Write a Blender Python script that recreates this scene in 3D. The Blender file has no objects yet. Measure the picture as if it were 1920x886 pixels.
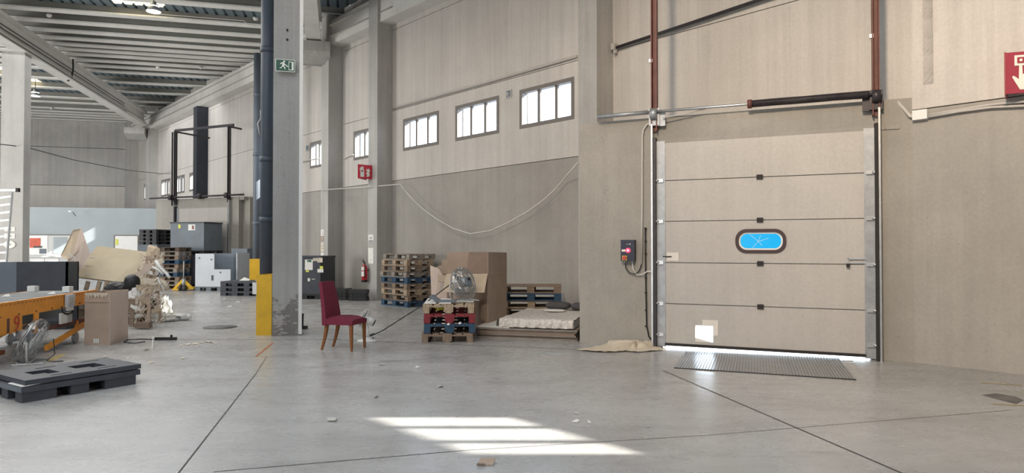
import bpy, bmesh, math, random
from mathutils import Matrix, Vector
R = random.Random(7)
S = bpy.context.scene
C = S.collection
# ---------------------------------------------------------------- camera
F, PITCH, CAMH = 1250.0, 0.016, 1.5
cam = bpy.data.objects.new('camera', bpy.data.cameras.new('camera'))
C.objects.link(cam)
cam.data.sensor_width = 36; cam.data.lens = 36*F/1920
cam.data.clip_start = .05; cam.data.clip_end = 300
cam.location = (0, 0, CAMH); cam.rotation_euler = (math.pi/2+PITCH, 0, 0)
S.camera = cam
# ---------------------------------------------------------------- world, sun, lamps, exposure
w = bpy.data.worlds.new('sky'); S.world = w; w.use_nodes = True
bg = w.node_tree.nodes['Background']
bg.inputs[0].default_value = (.74, .87, 1.0, 1); bg.inputs[1].default_value = 9.0
def light(kind, name, loc, energy, color, size=1, sizey=None, aim=None):
    l = bpy.data.lights.new(name, kind); o = bpy.data.objects.new(name, l); C.objects.link(o)
    l.energy = energy; l.color = color; o.location = loc
    if kind == 'AREA':
        l.size = size
        if sizey: l.shape = 'RECTANGLE'; l.size_y = sizey
    if aim is not None:
        o.rotation_euler = (Vector(aim)-Vector(loc)).to_track_quat('-Z', 'Y').to_euler()
    return o
sun = light('SUN', 'sun', (12, 6, 12), 26, (1, .90, .74))
sun.rotation_euler = Vector((-1, 0, -.526)).to_track_quat('-Z', 'Y').to_euler()
sun.data.angle = math.radians(.55)
# daylight of the roof lights, then two added fill lamps without any opening
light('AREA', 'roof_light_daylight', (-12, 14, 7.9), 1000, (1, .97, .93), 9, 10, (-12, 14, 0))
light('AREA', 'roof_light_daylight', (-21, 28, 7.9), 900, (.97, .98, 1), 16, 14, (-21, 28, 0))
light('AREA', 'roof_light_daylight', (-4.5, 2, 8.6), 900, (.84, .91, 1), 10, 9, (-4.5, 2, 0))
light('AREA', 'fill_light', (-26.5, 12, 2.6), 2400, (1, .98, .95), 8, 5, (-20, 36, 6))
light('AREA', 'fill_light', (-9, -9, 3.2), 620, (1, .96, .92), 7, 5, (-4, 16, 4))
bay = light('AREA', 'high_bay_lamp_light', (-1.9, -1.4, 8.2), 900, (1, .78, .56), .6, None, (9, 9.5, 8.6))
bay.data.spread = math.radians(115)
S.view_settings.view_transform = 'Standard'; S.view_settings.look = 'None'
S.view_settings.gamma = 1; S.view_settings.use_curve_mapping = False
S.view_settings.exposure = -0.1
# ---------------------------------------------------------------- pixel -> world helpers (used only for measuring where things stand)
def ray(u, v):
    a, b = (u-960)/F, (443-v)/F
    c, s = math.cos(PITCH), math.sin(PITCH)
    return Vector((a, c-b*s, s+b*c))
def G(u, v, z=0):
    r = ray(u, v); k = (z-CAMH)/r.z
    return Vector((r.x*k, r.y*k, z))
def P3(u, v, Y):
    r = ray(u, v); k = Y/r.y
    return Vector((r.x*k, Y, CAMH+r.z*k))
# ---------------------------------------------------------------- mesh builder
class MB:
    def __init__(s): s.bm = bmesh.new()
    def box(s, x0, x1, y0, y1, z0, z1, M=None):
        vs = [s.bm.verts.new((x, y, z)) for z in (z0, z1) for y in (y0, y1) for x in (x0, x1)]
        for f in ((0,2,3,1), (4,5,7,6), (0,1,5,4), (2,6,7,3), (0,4,6,2), (1,3,7,5)):
            s.bm.faces.new([vs[i] for i in f])
        if M is not None: bmesh.ops.transform(s.bm, matrix=M, verts=vs)
        return s
    def cb(s, c, d, M=None):
        return s.box(c[0]-d[0]/2, c[0]+d[0]/2, c[1]-d[1]/2, c[1]+d[1]/2, c[2]-d[2]/2, c[2]+d[2]/2, M)
    def bar(s, p0, p1, w, h, up=(0, 0, 1)):
        p0, p1 = Vector(p0), Vector(p1); d = (p1-p0); L = d.length; d.normalize()
        up = Vector(up)
        if abs(d.dot(up)) > .98: up = Vector((0, 1, 0))
        y = up.cross(d).normalized(); z = d.cross(y)
        M = Matrix((d, y, z)).transposed().to_4x4(); M.translation = p0
        return s.box(0, L, -w/2, w/2, -h/2, h/2, M)
    def cone(s, p0, p1, r0, r1=None, seg=12, cap=True):
        if r1 is None: r1 = r0
        p0, p1 = Vector(p0), Vector(p1); d = (p1-p0).normalized()
        up = Vector((0, 0, 1)) if abs(d.z) < .95 else Vector((1, 0, 0))
        x = up.cross(d).normalized(); y = d.cross(x)
        rings = []
        for p, r in ((p0, r0), (p1, r1)):
            rings.append([s.bm.verts.new(p+(x*math.cos(a)+y*math.sin(a))*r) for a in [2*math.pi*i/seg for i in range(seg)]])
        for i in range(seg):
            f = s.bm.faces.new((rings[0][i], rings[0][(i+1)%seg], rings[1][(i+1)%seg], rings[1][i])); f.smooth = True
        if cap:
            s.bm.faces.new(rings[0][::-1]); s.bm.faces.new(rings[1])
        return s
    def tube(s, pts, r, seg=8, closed=False):
        pts = [Vector(p) for p in pts]; n = len(pts); rings = []; prev = None
        for i, p in enumerate(pts):
            if closed: d = pts[(i+1)%n]-pts[i-1]
            else: d = pts[min(i+1, n-1)]-pts[max(i-1, 0)]
            d.normalize()
            if prev is None:
                up = Vector((0, 0, 1)) if abs(d.z) < .9 else Vector((1, 0, 0))
                x = up.cross(d).normalized()
            else: x = (prev-d*prev.dot(d)).normalized()
            prev = x; y = d.cross(x)
            rings.append([s.bm.verts.new(p+(x*math.cos(a)+y*math.sin(a))*r) for a in [2*math.pi*k/seg for k in range(seg)]])
        m = n if closed else n-1
        for i in range(m):
            A, B = rings[i], rings[(i+1)%n]
            for k in range(seg):
                f = s.bm.faces.new((A[k], A[(k+1)%seg], B[(k+1)%seg], B[k])); f.smooth = True
        if not closed:
            s.bm.faces.new(rings[0][::-1]); s.bm.faces.new(rings[-1])
        return s
    def lathe(s, prof, M=None, seg=20):
        rings = []
        for r, z in prof:
            rings.append([s.bm.verts.new((r*math.cos(a), r*math.sin(a), z)) for a in [2*math.pi*k/seg for k in range(seg)]])
        for i in range(len(prof)-1):
            for k in range(seg):
                f = s.bm.faces.new((rings[i][k], rings[i][(k+1)%seg], rings[i+1][(k+1)%seg], rings[i+1][k])); f.smooth = True
        if prof[0][0] > 1e-4: s.bm.faces.new(rings[0][::-1])
        if prof[-1][0] > 1e-4: s.bm.faces.new(rings[-1])
        if M is not None: bmesh.ops.transform(s.bm, matrix=M, verts=[v for r in rings for v in r])
        return s
    def prism(s, pts, ext):
        pts = [Vector(p) for p in pts]; ext = Vector(ext); n = len(pts)
        a = [s.bm.verts.new(p) for p in pts]; b = [s.bm.verts.new(p+ext) for p in pts]
        s.bm.faces.new(a); s.bm.faces.new(b[::-1])
        for i in range(n): s.bm.faces.new((a[i], b[i], b[(i+1)%n], a[(i+1)%n]))
        return s
    def build(s, name, mat, parent=None, bevel=0, label=None, seg=1):
        if bevel:
            es = [e for e in s.bm.edges if len(e.link_faces) == 2 and e.calc_face_angle(0) > .6]
            bmesh.ops.bevel(s.bm, geom=es, offset=bevel, segments=seg, affect='EDGES', clamp_overlap=True)
        bmesh.ops.recalc_face_normals(s.bm, faces=s.bm.faces)
        me = bpy.data.meshes.new(name); s.bm.to_mesh(me); s.bm.free()
        o = bpy.data.objects.new(name, me); C.objects.link(o)
        me.materials.append(mat if not isinstance(mat, str) else MT[mat])
        if parent is not None: o.parent = parent
        if label: o['label'] = label
        return o
def empty(name, loc=(0, 0, 0), rz=0, kind=None):
    o = bpy.data.objects.new(name, None); C.objects.link(o); o.location = loc; o.rotation_euler = (0, 0, rz)
    o.empty_display_size = .1
    if kind: o['kind'] = kind
    return o
def tag(o, label, cat, group=None):
    o['label'] = label; o['category'] = cat
    if group: o['group'] = group
    return o
def struct(o, label=None):
    o['kind'] = 'structure'
    if label: o['label'] = label
    return o
def copy_tree(o, parent=None):
    c = o.copy(); C.objects.link(c); c.parent = parent
    for ch in list(o.children): copy_tree(ch, c)
    return c
# ---------------------------------------------------------------- materials
MT = {}
def newmat(name):
    m = bpy.data.materials.new(name); m.use_nodes = True; MT[name] = m
    nt = m.node_tree; return m, nt, nt.nodes['Principled BSDF']
def nd(nt, t, **kw):
    n = nt.nodes.new(t)
    for k, v in kw.items(): setattr(n, k, v)
    return n
def noise(nt, vec, scale, detail=4, rough=.6, mapscale=None):
    n = nd(nt, 'ShaderNodeTexNoise'); n.inputs['Scale'].default_value = scale
    n.inputs['Detail'].default_value = detail; n.inputs['Roughness'].default_value = rough
    if mapscale:
        m = nd(nt, 'ShaderNodeMapping'); m.inputs['Scale'].default_value = mapscale
        nt.links.new(vec, m.inputs['Vector']); vec = m.outputs[0]
    nt.links.new(vec, n.inputs['Vector']); return n.outputs['Fac']
def ramp(nt, fac, stops):
    r = nd(nt, 'ShaderNodeValToRGB'); e = r.color_ramp.elements
    while len(e) < len(stops): e.new(.5)
    for i, (p, c) in enumerate(stops):
        e[i].position = p; e[i].color = (c, c, c, 1) if isinstance(c, (int, float)) else (*c, 1)
    nt.links.new(fac, r.inputs[0]); return r.outputs[0]
def mul(nt, a, b, fac=1.0, blend='MULTIPLY'):
    m = nd(nt, 'ShaderNodeMix', data_type='RGBA', blend_type=blend); m.inputs[0].default_value = fac
    for s, x in ((6, a), (7, b)):
        if isinstance(x, (tuple, list)): m.inputs[s].default_value = (*x[:3], 1)
        else: nt.links.new(x, m.inputs[s])
    return m.outputs[2]
def bump(nt, fac, bs, strength, dist=.01):
    b = nd(nt, 'ShaderNodeBump'); b.inputs['Strength'].default_value = strength; b.inputs['Distance'].default_value = dist
    nt.links.new(fac, b.inputs['Height']); nt.links.new(b.outputs[0], bs.inputs['Normal'])
def plain(name, col, rough=.6, metal=0, var=.12, scale=6, bmp=0, spec=.5, emit=None, es=0, coords='Object', mapscale=None):
    m, nt, bs = newmat(name)
    bs.inputs['Roughness'].default_value = rough; bs.inputs['Metallic'].default_value = metal
    bs.inputs['Specular IOR Level'].default_value = spec
    if var or bmp:
        tc = nd(nt, 'ShaderNodeTexCoord'); vec = tc.outputs[coords]
        f = noise(nt, vec, scale, 4, .6, mapscale)
        c = ramp(nt, f, [(.3, 1-var), (.7, 1+var*.3)])
        nt.links.new(mul(nt, tuple(col), c), bs.inputs['Base Color'])
        if bmp: bump(nt, f, bs, bmp)
    else: bs.inputs['Base Color'].default_value = (*col, 1)
    if emit: bs.inputs['Emission Color'].default_value = (*emit, 1); bs.inputs['Emission Strength'].default_value = es
    return m
def concrete(name, col, streak=.2, blotch=.25, rough=.85, speck=.3, base_wear=False):
    m, nt, bs = newmat(name); bs.inputs['Roughness'].default_value = rough
    g = nd(nt, 'ShaderNodeNewGeometry'); vec = g.outputs['Position']
    big = ramp(nt, noise(nt, vec, .55, 5, .65), [(.3, 1-blotch), (.65, 1.04)])
    st = ramp(nt, noise(nt, vec, 1.0, 4, .7, (5, 5, .16)), [(.35, 1-streak), (.6, 1+streak*.25)])
    fine = ramp(nt, noise(nt, vec, 26, 3, .6), [(.3, .93), (.7, 1.03)])
    sp = ramp(nt, noise(nt, vec, 7, 3, .75), [(.26, 1-speck), (.34, 1)])
    c = mul(nt, mul(nt, mul(nt, mul(nt, tuple(col), big), st), fine), sp)
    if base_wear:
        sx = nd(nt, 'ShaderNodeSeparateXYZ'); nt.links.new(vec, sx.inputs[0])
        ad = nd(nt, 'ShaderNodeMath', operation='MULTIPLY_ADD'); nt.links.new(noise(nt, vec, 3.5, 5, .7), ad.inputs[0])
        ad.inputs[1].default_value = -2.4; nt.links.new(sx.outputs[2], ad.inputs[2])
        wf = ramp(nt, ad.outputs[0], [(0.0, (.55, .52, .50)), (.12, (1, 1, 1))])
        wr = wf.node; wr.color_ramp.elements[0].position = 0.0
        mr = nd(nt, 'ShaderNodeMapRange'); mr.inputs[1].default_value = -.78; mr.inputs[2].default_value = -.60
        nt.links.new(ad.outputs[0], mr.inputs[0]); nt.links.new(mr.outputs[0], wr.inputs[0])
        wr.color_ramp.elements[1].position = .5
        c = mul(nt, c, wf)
    nt.links.new(c, bs.inputs['Base Color'])
    bump(nt, noise(nt, vec, 14, 5, .7), bs, .25, .01)
    return m
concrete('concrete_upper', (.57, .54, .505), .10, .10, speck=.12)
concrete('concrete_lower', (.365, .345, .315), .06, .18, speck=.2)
concrete('concrete_column', (.47, .46, .44), .12, .2)
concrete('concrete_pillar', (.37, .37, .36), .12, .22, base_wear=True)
concrete('concrete_beam', (.72, .71, .68), .04, .15)
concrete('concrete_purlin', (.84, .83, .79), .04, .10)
concrete('dock_concrete', (.36, .34, .305), .06, .22, speck=.25)
plain('dark_column', (.020, .024, .034), .8, var=.4, scale=2)  # blue-black tone over one whole wall column
# floor
m, nt, bs = newmat('floor_concrete')
g = nd(nt, 'ShaderNodeNewGeometry'); vec = g.outputs['Position']
c1 = ramp(nt, noise(nt, vec, .45, 6, .68), [(.3, (.32, .31, .295)), (.52, (.42, .415, .405)), (.72, (.49, .49, .48))])
c2 = ramp(nt, noise(nt, vec, 1.0, 6, .75, (.6, 2.2, 1)), [(.30, .80), (.5, 1), (.8, 1.04)])
c3 = ramp(nt, noise(nt, vec, 4, 5, .75), [(.25, .80), (.44, 1)])
c4 = ramp(nt, noise(nt, vec, 40, 3, .6), [(.3, .94), (.7, 1.03)])
nt.links.new(mul(nt, mul(nt, mul(nt, c1, c2), c3), c4), bs.inputs['Base Color'])
rr = ramp(nt, noise(nt, vec, 1.6, 5, .7, (1, 2, 1)), [(.3, .20), (.7, .36)])
nt.links.new(rr, bs.inputs['Roughness']); bs.inputs['Specular IOR Level'].default_value = .55
bump(nt, noise(nt, vec, 1.6, 3, .5), bs, .05, .02)
# cardboard, wood, plastics, metals
plain('cardboard', (.46, .355, .28), .85, var=.14, scale=3, spec=.2)
plain('cardboard_light', (.52, .42, .31), .85, var=.14, scale=3, spec=.2)
plain('cardboard_dark', (.28, .20, .155), .85, var=.12, scale=3, spec=.2)
plain('cardboard_pink', (.60, .49, .42), .85, var=.1, scale=3, spec=.2)
plain('sheet_board', (.52, .45, .33), .8, var=.15, scale=2, spec=.2)
plain('torn_paper', (.74, .66, .55), .9, var=.25, scale=9, spec=.1)
plain('white_paper', (.80, .79, .75), .8, var=.06, spec=.2)
def wood(name, col, var=.35):
    plain(name, col, .8, var=var, scale=3.5, spec=.2, coords='Object', mapscale=(1.2, 9, 9), bmp=.15)
wood('wood_pale', (.43, .335, .24)); wood('wood_brown', (.27, .20, .15)); wood('wood_grey', (.30, .265, .23))
wood('wood_blue', (.05, .095, .155)); wood('wood_red', (.26, .045, .055)); wood('wood_dark', (.12, .09, .07))
wood('wood_leg', (.29, .115, .045), .2)
plain('black_plastic', (.022, .023, .027), .5, var=.2, scale=3)
plain('dark_grey_plastic', (.055, .062, .078), .55, var=.25, scale=4, bmp=.05)
plain('slate_plastic', (.145, .175, .205), .55, var=.18, scale=2.5)
plain('grey_plastic', (.20, .24, .285), .5, var=.1, scale=2)
plain('pale_plastic', (.55, .59, .64), .5, var=.08, scale=2)
plain('white_plastic', (.78, .78, .76), .4, var=.04)
plain('conduit_grey', (.50, .48, .45), .5, var=.1)
plain('cable_white', (.62, .60, .56), .6, var=.1)
plain('cable_black', (.02, .02, .02), .6, var=0)
plain('orange_paint', (.84, .33, .035), .45, var=.14, scale=5)
plain('rust_orange', (.42, .13, .045), .6, var=.3, scale=7)
plain('yellow_paint', (.72, .42, .012), .5, var=.22, scale=4)
plain('yellow_metal', (.78, .48, .03), .4, var=.1)
plain('rust_rail', (.15, .055, .045), .6, var=.3, scale=6)
plain('dark_steel', (.045, .04, .045), .45, .3, var=.3, scale=9)
plain('steel', (.52, .53, .54), .35, .85, var=.15, scale=8)
plain('galvanised', (.36, .38, .40), .45, .55, var=.2, scale=10)
plain('plate_steel', (.30, .32, .34), .30, .7, var=.25, scale=5)
plain('aluminium', (.50, .51, .52), .35, .6, var=.05)
plain('blue_pipe', (.06, .078, .105), .5, var=.12, scale=2)
plain('grey_pipe', (.13, .155, .195), .5, var=.12, scale=2)
plain('chair_fabric', (.20, .030, .055), .85, var=.14, scale=18, bmp=.1, spec=.25)
plain('pillow_grey', (.085, .08, .085), .9, var=.15, scale=8)
concrete('door_panel', (.475, .45, .42), .05, .08, .5, .14)
concrete('shaded_web', (.24, .235, .21), .04, .2)  # darker tone that paints the shade on the purlin sides
plain('door_patch', (.72, .68, .63), .5, var=.05)
plain('rubber', (.018, .015, .014), .7, var=.1)
plain('window_frame', (.17, .155, .14), .6, var=.1)
plain('partition_blue', (.36, .405, .43), .6, var=.08, scale=1.2)
plain('deck_blue', (.17, .22, .25), .5, var=.12, scale=2)
plain('belt_grey', (.20, .215, .21), .6, var=.2, scale=4)
plain('red_sign', (.62, .03, .06), .45, var=.04)
plain('green_sign', (.012, .085, .06), .45, var=.04)
plain('sign_white', (.80, .84, .76), .5, var=0)
plain('dark_red', (.28, .02, .025), .4, var=.1)
plain('extinguisher_red', (.50, .02, .03), .3, var=.05)
plain('orange_red_print', (.70, .14, .08), .6, var=.3, scale=9)
plain('yellow_green', (.70, .72, .10), .6, var=.1)
plain('green_print', (.03, .25, .14), .6, var=.1)
plain('digit_red', (.55, .06, .03), .6, var=.05)
plain('office_grey', (.60, .61, .60), .6, var=.05)
plain('navy_box', (.018, .020, .045), .45, var=.1)
plain('groove_dark', (.07, .065, .06), .9, var=.2)
plain('lamp_glow', (1, 1, 1), .5, var=0, emit=(.95, .92, 1), es=9)
plain('red_glow', (.8, .02, .03), .4, var=0, emit=(1, .02, .06), es=5)
plain('screen_white_glow', (1, 1, 1), .4, var=0, emit=(1, .6, .6), es=7)
plain('floor_yellow', (.50, .38, .13), .7, var=.4, scale=12)
plain('floor_patch', (.17, .16, .15), .75, var=.35, scale=5)
plain('manhole', (.16, .16, .155), .6, .3, var=.3, scale=9)
# sheet with print
m, nt, bs = newmat('bed_sheet'); bs.inputs['Roughness'].default_value = .9
tc = nd(nt, 'ShaderNodeTexCoord')
c = ramp(nt, noise(nt, tc.outputs['Object'], 22, 5, .75), [(.42, (.52, .46, .41)), (.5, (.66, .62, .575)), (.6, (.72, .69, .65))])
nt.links.new(c, bs.inputs['Base Color'])
plain('dust_cloth', (.62, .54, .43), .9, var=.1, scale=6, spec=.1)
plain('bed_top', (.76, .74, .71), .9, var=.08, scale=3, spec=.1)
# translucent and clear things
def clear(name, tint, gloss=.08, rough=.05):
    m, nt, bs = newmat(name); nt.nodes.remove(bs); out = nt.nodes['Material Output']
    t = nd(nt, 'ShaderNodeBsdfTransparent'); t.inputs[0].default_value = (*tint, 1)
    gl = nd(nt, 'ShaderNodeBsdfGlossy'); gl.inputs['Roughness'].default_value = rough
    mx = nd(nt, 'ShaderNodeMixShader'); mx.inputs[0].default_value = gloss
    nt.links.new(t.outputs[0], mx.inputs[1]); nt.links.new(gl.outputs[0], mx.inputs[2]); nt.links.new(mx.outputs[0], out.inputs[0])
clear('window_glass', (.92, .95, 1.0), .05)
clear('cyan_film', (.02, .26, .335), .015, .2)
clear('plastic_wrap', (.90, .91, .92), .15, .2)
plain('call_red', (.36, .045, .075), .45, var=.04)
plain('rim_dark', (.040, .018, .020), .5, var=.1)
m, nt, bs = newmat('roof_light'); nt.nodes.remove(bs)
t = nd(nt, 'ShaderNodeBsdfTranslucent'); t.inputs[0].default_value = (.62, .50, .30, 1)
d_ = nd(nt, 'ShaderNodeBsdfDiffuse'); d_.inputs[0].default_value = (.7, .6, .4, 1)
mx = nd(nt, 'ShaderNodeMixShader'); mx.inputs[0].default_value = .35
nt.links.new(t.outputs[0], mx.inputs[1]); nt.links.new(d_.outputs[0], mx.inputs[2]); nt.links.new(mx.outputs[0], nt.nodes['Material Output'].inputs[0])
# ================================================================ SETTING
def V2(x, y): return Vector((x, y, 0))
DW = Vector((-.679, .734, 0)).normalized(); NW = Vector((-DW.y, DW.x, 0)) * 1.0
NW = Vector((-.734, -.679, 0)).normalized()
OW = Vector((5.815, 9.243, 0))                      # origin of the long wall; t runs away from the camera, o into the hall
RZW = math.atan2(DW.y, DW.x)
def W(t, o=0, z=0): return OW+DW*t+NW*o+Vector((0, 0, z))
BG = Vector((-.247, .969, 0)).normalized(); CG = Vector((.969, .247, 0)).normalized()   # structural grid
RZG = math.atan2(CG.y, CG.x)
def GR(c, b, z=0): return CG*c+BG*b+Vector((0, 0, z))
def grid_t(b): return (b-(BG.dot(OW)))/BG.dot(DW)

# floor
fl = struct(MB().box(-45, 14, -16, 60, -.3, 0).build('floor', 'floor_concrete'), 'polished grey concrete floor with scuffs and stains')
def groove(pts, wd=.012, mat='groove_dark', z=.0015, name='floor_joint'):
    b = MB()
    for p, q in zip(pts[:-1], pts[1:]):
        d = (q-p).normalized(); n = Vector((-d.y, d.x, 0))*wd/2
        vs = [b.bm.verts.new(x+Vector((0, 0, z))) for x in (p-n, q-n, q+n, p+n)]; b.bm.faces.new(vs)
    return b.build(name, mat, fl)
groove([G(1243, 694), G(1690, 886)], .018)
groove([G(1690, 886), G(1690, 886)+(G(1690, 886)-G(1243, 694))*.5], .018)
groove([G(335, 886), G(480, 700)], .012); groove([G(480, 700), G(500, 668)], .01)
groove([G(400, 884), G(870, 844)], .010)
groove([G(870, 844), G(1330, 815), G(1900, 768)], .006)
groove([G(240, 636), G(620, 636), G(1090, 655)], .02)
groove([G(560, 690), G(960, 660)], .006)
for pts, wd in (([(92, 676), (118, 664)], .09), ([(1840, 717), (1915, 722)], .03), ([(1860, 757), (1920, 760)], .03), ([(480, 668), (512, 642)], .03)):
    groove([G(*p) for p in pts], wd, 'floor_yellow' if pts[0][0] != 480 else 'rust_orange', .002, 'floor_paint_mark')
for p in ([(1840, 740), (1868, 737), (1905, 743), (1920, 750), (1905, 757), (1870, 748)],):
    b = MB(); b.bm.faces.new([b.bm.verts.new(G(*q)+Vector((0, 0, .002))) for q in p]); b.build('floor_stain', 'floor_patch', fl)
b = MB(); c = G(413, 613)
b.lathe([(.30, .001), (.30, .008), (.0, .009)], Matrix.Translation(c), 24); mh = b.build('manhole_cover', 'manhole', fl)

# the long wall made of precast panels, with window openings
WALL = struct(empty('wall_right', OW, RZW), 'long precast concrete wall with high windows')
def panel_boxes(b, t0, t1, z0, z1, holes, y0, y1):
    hs = sorted([h for h in holes if h[0] < t1 and h[1] > t0 and h[2] < z1 and h[3] > z0])
    cur = t0
    for (a, c, p, q) in hs:
        a2, c2 = max(a, t0), min(c, t1)
        if a2 > cur: b.box(cur, a2, y0, y1, z0, z1)
        if p > z0: b.box(a2, c2, y0, y1, z0, p)
        if q < z1: b.box(a2, c2, y0, y1, q, z1)
        cur = c2
    if cur < t1: b.box(cur, t1, y0, y1, z0, z1)
WZ0, WZ1 = 4.25, 5.09
wins = []
for base in (6.6, 14.18):                                  # bays
    for k in range(3):
        t0 = base+.05+k*2.40
        if base > 10 and k > 0: continue
        wins.append((t0, t0+1.62, WZ0, WZ1))
wins += [(17.25, 18.85, WZ0, WZ1), (19.6, 21.2, WZ0, WZ1)]
for base in (30.25, 38.3):
    for k in range(3):
        t0 = base+k*2.35
        if t0+1.6 < 42: wins.append((t0, t0+1.55, WZ0, WZ1))
ROWS = [(0, 3.42), (3.42, 5.45), (5.45, 7.8), (7.8, 9.6)]
COLT = [5.58, 13.68, 16.6, 21.5, 29.2, 37.2, 41.6]
edges = [0]+COLT+[42.6]
core = MB()
for (t0, t1) in ((-.0, 42.6),):
    holes = list(wins)+[(0, 5.2, 0, 3.42), (23.2+.2, 28.5, 0, 3.42)]
    panel_boxes(core, t0, t1, 0, 9.6, holes, -.24, -.12)
core.build('wall_core', 'groove_dark', WALL)
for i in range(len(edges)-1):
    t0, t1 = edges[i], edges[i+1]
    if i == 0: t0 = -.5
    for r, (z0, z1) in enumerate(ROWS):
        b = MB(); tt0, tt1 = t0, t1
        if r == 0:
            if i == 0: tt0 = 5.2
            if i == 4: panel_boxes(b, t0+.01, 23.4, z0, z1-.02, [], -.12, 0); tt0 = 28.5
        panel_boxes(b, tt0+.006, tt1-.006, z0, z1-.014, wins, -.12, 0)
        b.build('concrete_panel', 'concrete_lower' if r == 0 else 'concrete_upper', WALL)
# nearer projecting stretch of wall, right of the dock door (its inner face lies .77 m into the hall)
OR = .77
nearwins = [(-5.47, -3.78, 4.08, 4.96), (-8.4, -6.7, 4.04, 5.0), (-11.3, -9.6, 4.04, 5.0)]
core = MB(); panel_boxes(core, -22, -.25, 0, 9.6, nearwins, OR-.24, OR-.12)
core.box(-.25, -.13, .0, OR, 3.6, 9.6); core.build('wall_core', 'groove_dark', WALL)
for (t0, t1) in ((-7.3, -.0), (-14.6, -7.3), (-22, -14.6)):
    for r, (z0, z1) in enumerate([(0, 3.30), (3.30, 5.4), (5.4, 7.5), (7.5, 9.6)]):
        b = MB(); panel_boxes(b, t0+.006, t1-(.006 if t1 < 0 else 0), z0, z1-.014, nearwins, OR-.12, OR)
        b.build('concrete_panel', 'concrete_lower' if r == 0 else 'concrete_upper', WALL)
# columns of the long wall
for t in COLT[:-1]:
    b = MB(); b.box(t, t+.48, -.02, .5, 0, 8.9 if t < 21 else 7.94)
    o = b.build('wall_column', 'dark_column' if t == 29.2 else 'concrete_column', WALL, bevel=.02)
b = MB().box(41.2, 42.1, -.02, .5, 0, 9.2).build('wall_column', 'concrete_column', WALL)
# windows: frame, two mullions, three panes
def window(n, t0, t1, z0, z1, o=0.0, parent=None):
    e = struct(empty('window_%d' % n, W(t0, o, z0), RZW), 'three-pane ribbon window in the precast wall')
    L, H = t1-t0, z1-z0; f = .055
    b = MB(); b.box(-.03, L+.03, -.14, .012, H-f, H+.03).box(-.03, L+.03, -.14, .012, -.03, f)
    b.box(-.03, f, -.14, .012, f, H-f).box(L-f, L+.03, -.14, .012, f, H-f)
    b.build('window_frame', 'window_frame', e, bevel=.006)
    for k in (1, 2):
        MB().box(L*k/3-.042, L*k/3+.042, -.10, -.05, f, H-f).build('mullion', 'window_frame', e)
    for k in range(3):
        MB().box(L*k/3+(.042 if k else f), L*(k+1)/3-(.042 if k < 2 else f), -.075, -.069, f, H-f).build('pane', 'window_glass', e)
for i, (a, c, p, q) in enumerate(wins+[]): window(i+1, a, c, p, q)
for i, (a, c, p, q) in enumerate(nearwins): window(len(wins)+i+1, a, c, p, q, OR)
# wall-head girder along the long wall
g_ = struct(MB().box(-22, 42, .0, .42, 7.95, 8.72).build('beam_right', 'concrete_beam'), 'concrete girder along the head of the long wall')
g_.location = OW; g_.rotation_euler = (0, 0, RZW)
b = MB()
for z in (8.55, 8.2): b.tube([W(13, .46, z), W(42, .46, z)], .018)
b.build('girder_conduit', 'conduit_grey', None); struct(C.objects['girder_conduit'])
# other walls
bw = struct(empty('wall_back', (0, 0, 0), 0), 'far precast concrete wall above the partition')
for r, (z0, z1) in enumerate([(0, 2.9), (2.9, 5.15), (5.15, 7.4), (7.4, 9.6)]):
    c1 = -12.5; k = 0
    while c1 > -31:
        b = MB(); b.box(c1-6.4+.02, c1-.02, 44.5, 44.7, z0, z1-.03)
        o = b.build('concrete_panel', 'concrete_upper' if r in (1,) else 'concrete_column', bw); o.rotation_euler = (0, 0, RZG); c1 -= 6.4
b = MB().box(-36, -9, 44.7, 44.9, 0, 9.4); o = b.build('wall_core', 'groove_dark', bw); o.rotation_euler = (0, 0, RZG)
b = MB().box(-30.2, -30, -13, 45, 0, 9.4); o = struct(b.build('wall_left', 'concrete_column'), 'plain concrete side wall'); o.rotation_euler = (0, 0, RZG)
b = MB().box(-31, 18, -14.4, -14.2, 0, 9.4); o = struct(b.build('wall_rear', 'concrete_lower'), 'plain concrete wall behind the viewpoint'); o.rotation_euler = (0, 0, RZG)

# roof: corrugated deck with translucent roof lights, purlins
CE = struct(empty('ceiling', (0, 0, 0), RZG), 'roof of blue-grey corrugated deck on concrete purlins')
rooflights = [(-7.3, -5.4, 20.6, 23.4), (-15.0, -13.4, 32.2, 36.0), (-4, -2.4, 4, 8), (-14, -12, 8, 12)]
dk = MB(); pitch = .30
def rib(b, c0, b0, b1, z=9.20):
    prof = [(0, 0), (.20, 0), (.225, .06), (.275, .06), (.30, 0)]
    for (x0, z0), (x1, z1) in zip(prof[:-1], prof[1:]):
        v = [b.bm.verts.new(p) for p in ((c0+x0, b0, z+z0), (c0+x1, b0, z+z1), (c0+x1, b1, z+z1), (c0+x0, b1, z+z0))]
        b.bm.faces.new(v)
rls = [MB() for _ in rooflights]
n = int(50/pitch)
for i in range(n):
    c0 = -31+i*pitch; bs0 = -14.4
    hits = sorted([(r[2], r[3], k) for k, r in enumerate(rooflights) if r[0] <= c0 and c0+pitch <= r[1]])
    for (x, y, k) in hits:
        rib(dk, c0, bs0, x); rib(rls[k], c0, x, y); bs0 = y
    bmax = min(45, BG.dot(W((c0-CG.dot(OW))/CG.dot(DW), .1 if c0 < CG.dot(OW) else .87)))
    if bmax > bs0: rib(dk, c0, bs0, bmax)
dk.build('roof_deck', 'deck_blue', CE)
for b in rls: b.build('roof_light', 'roof_light', CE)
S_P = [-13, -10.5, -8, -5.5, -3, -.5, 2, 4.2, 6.4, 8.6, 10.8, 13, 15.2]
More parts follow.
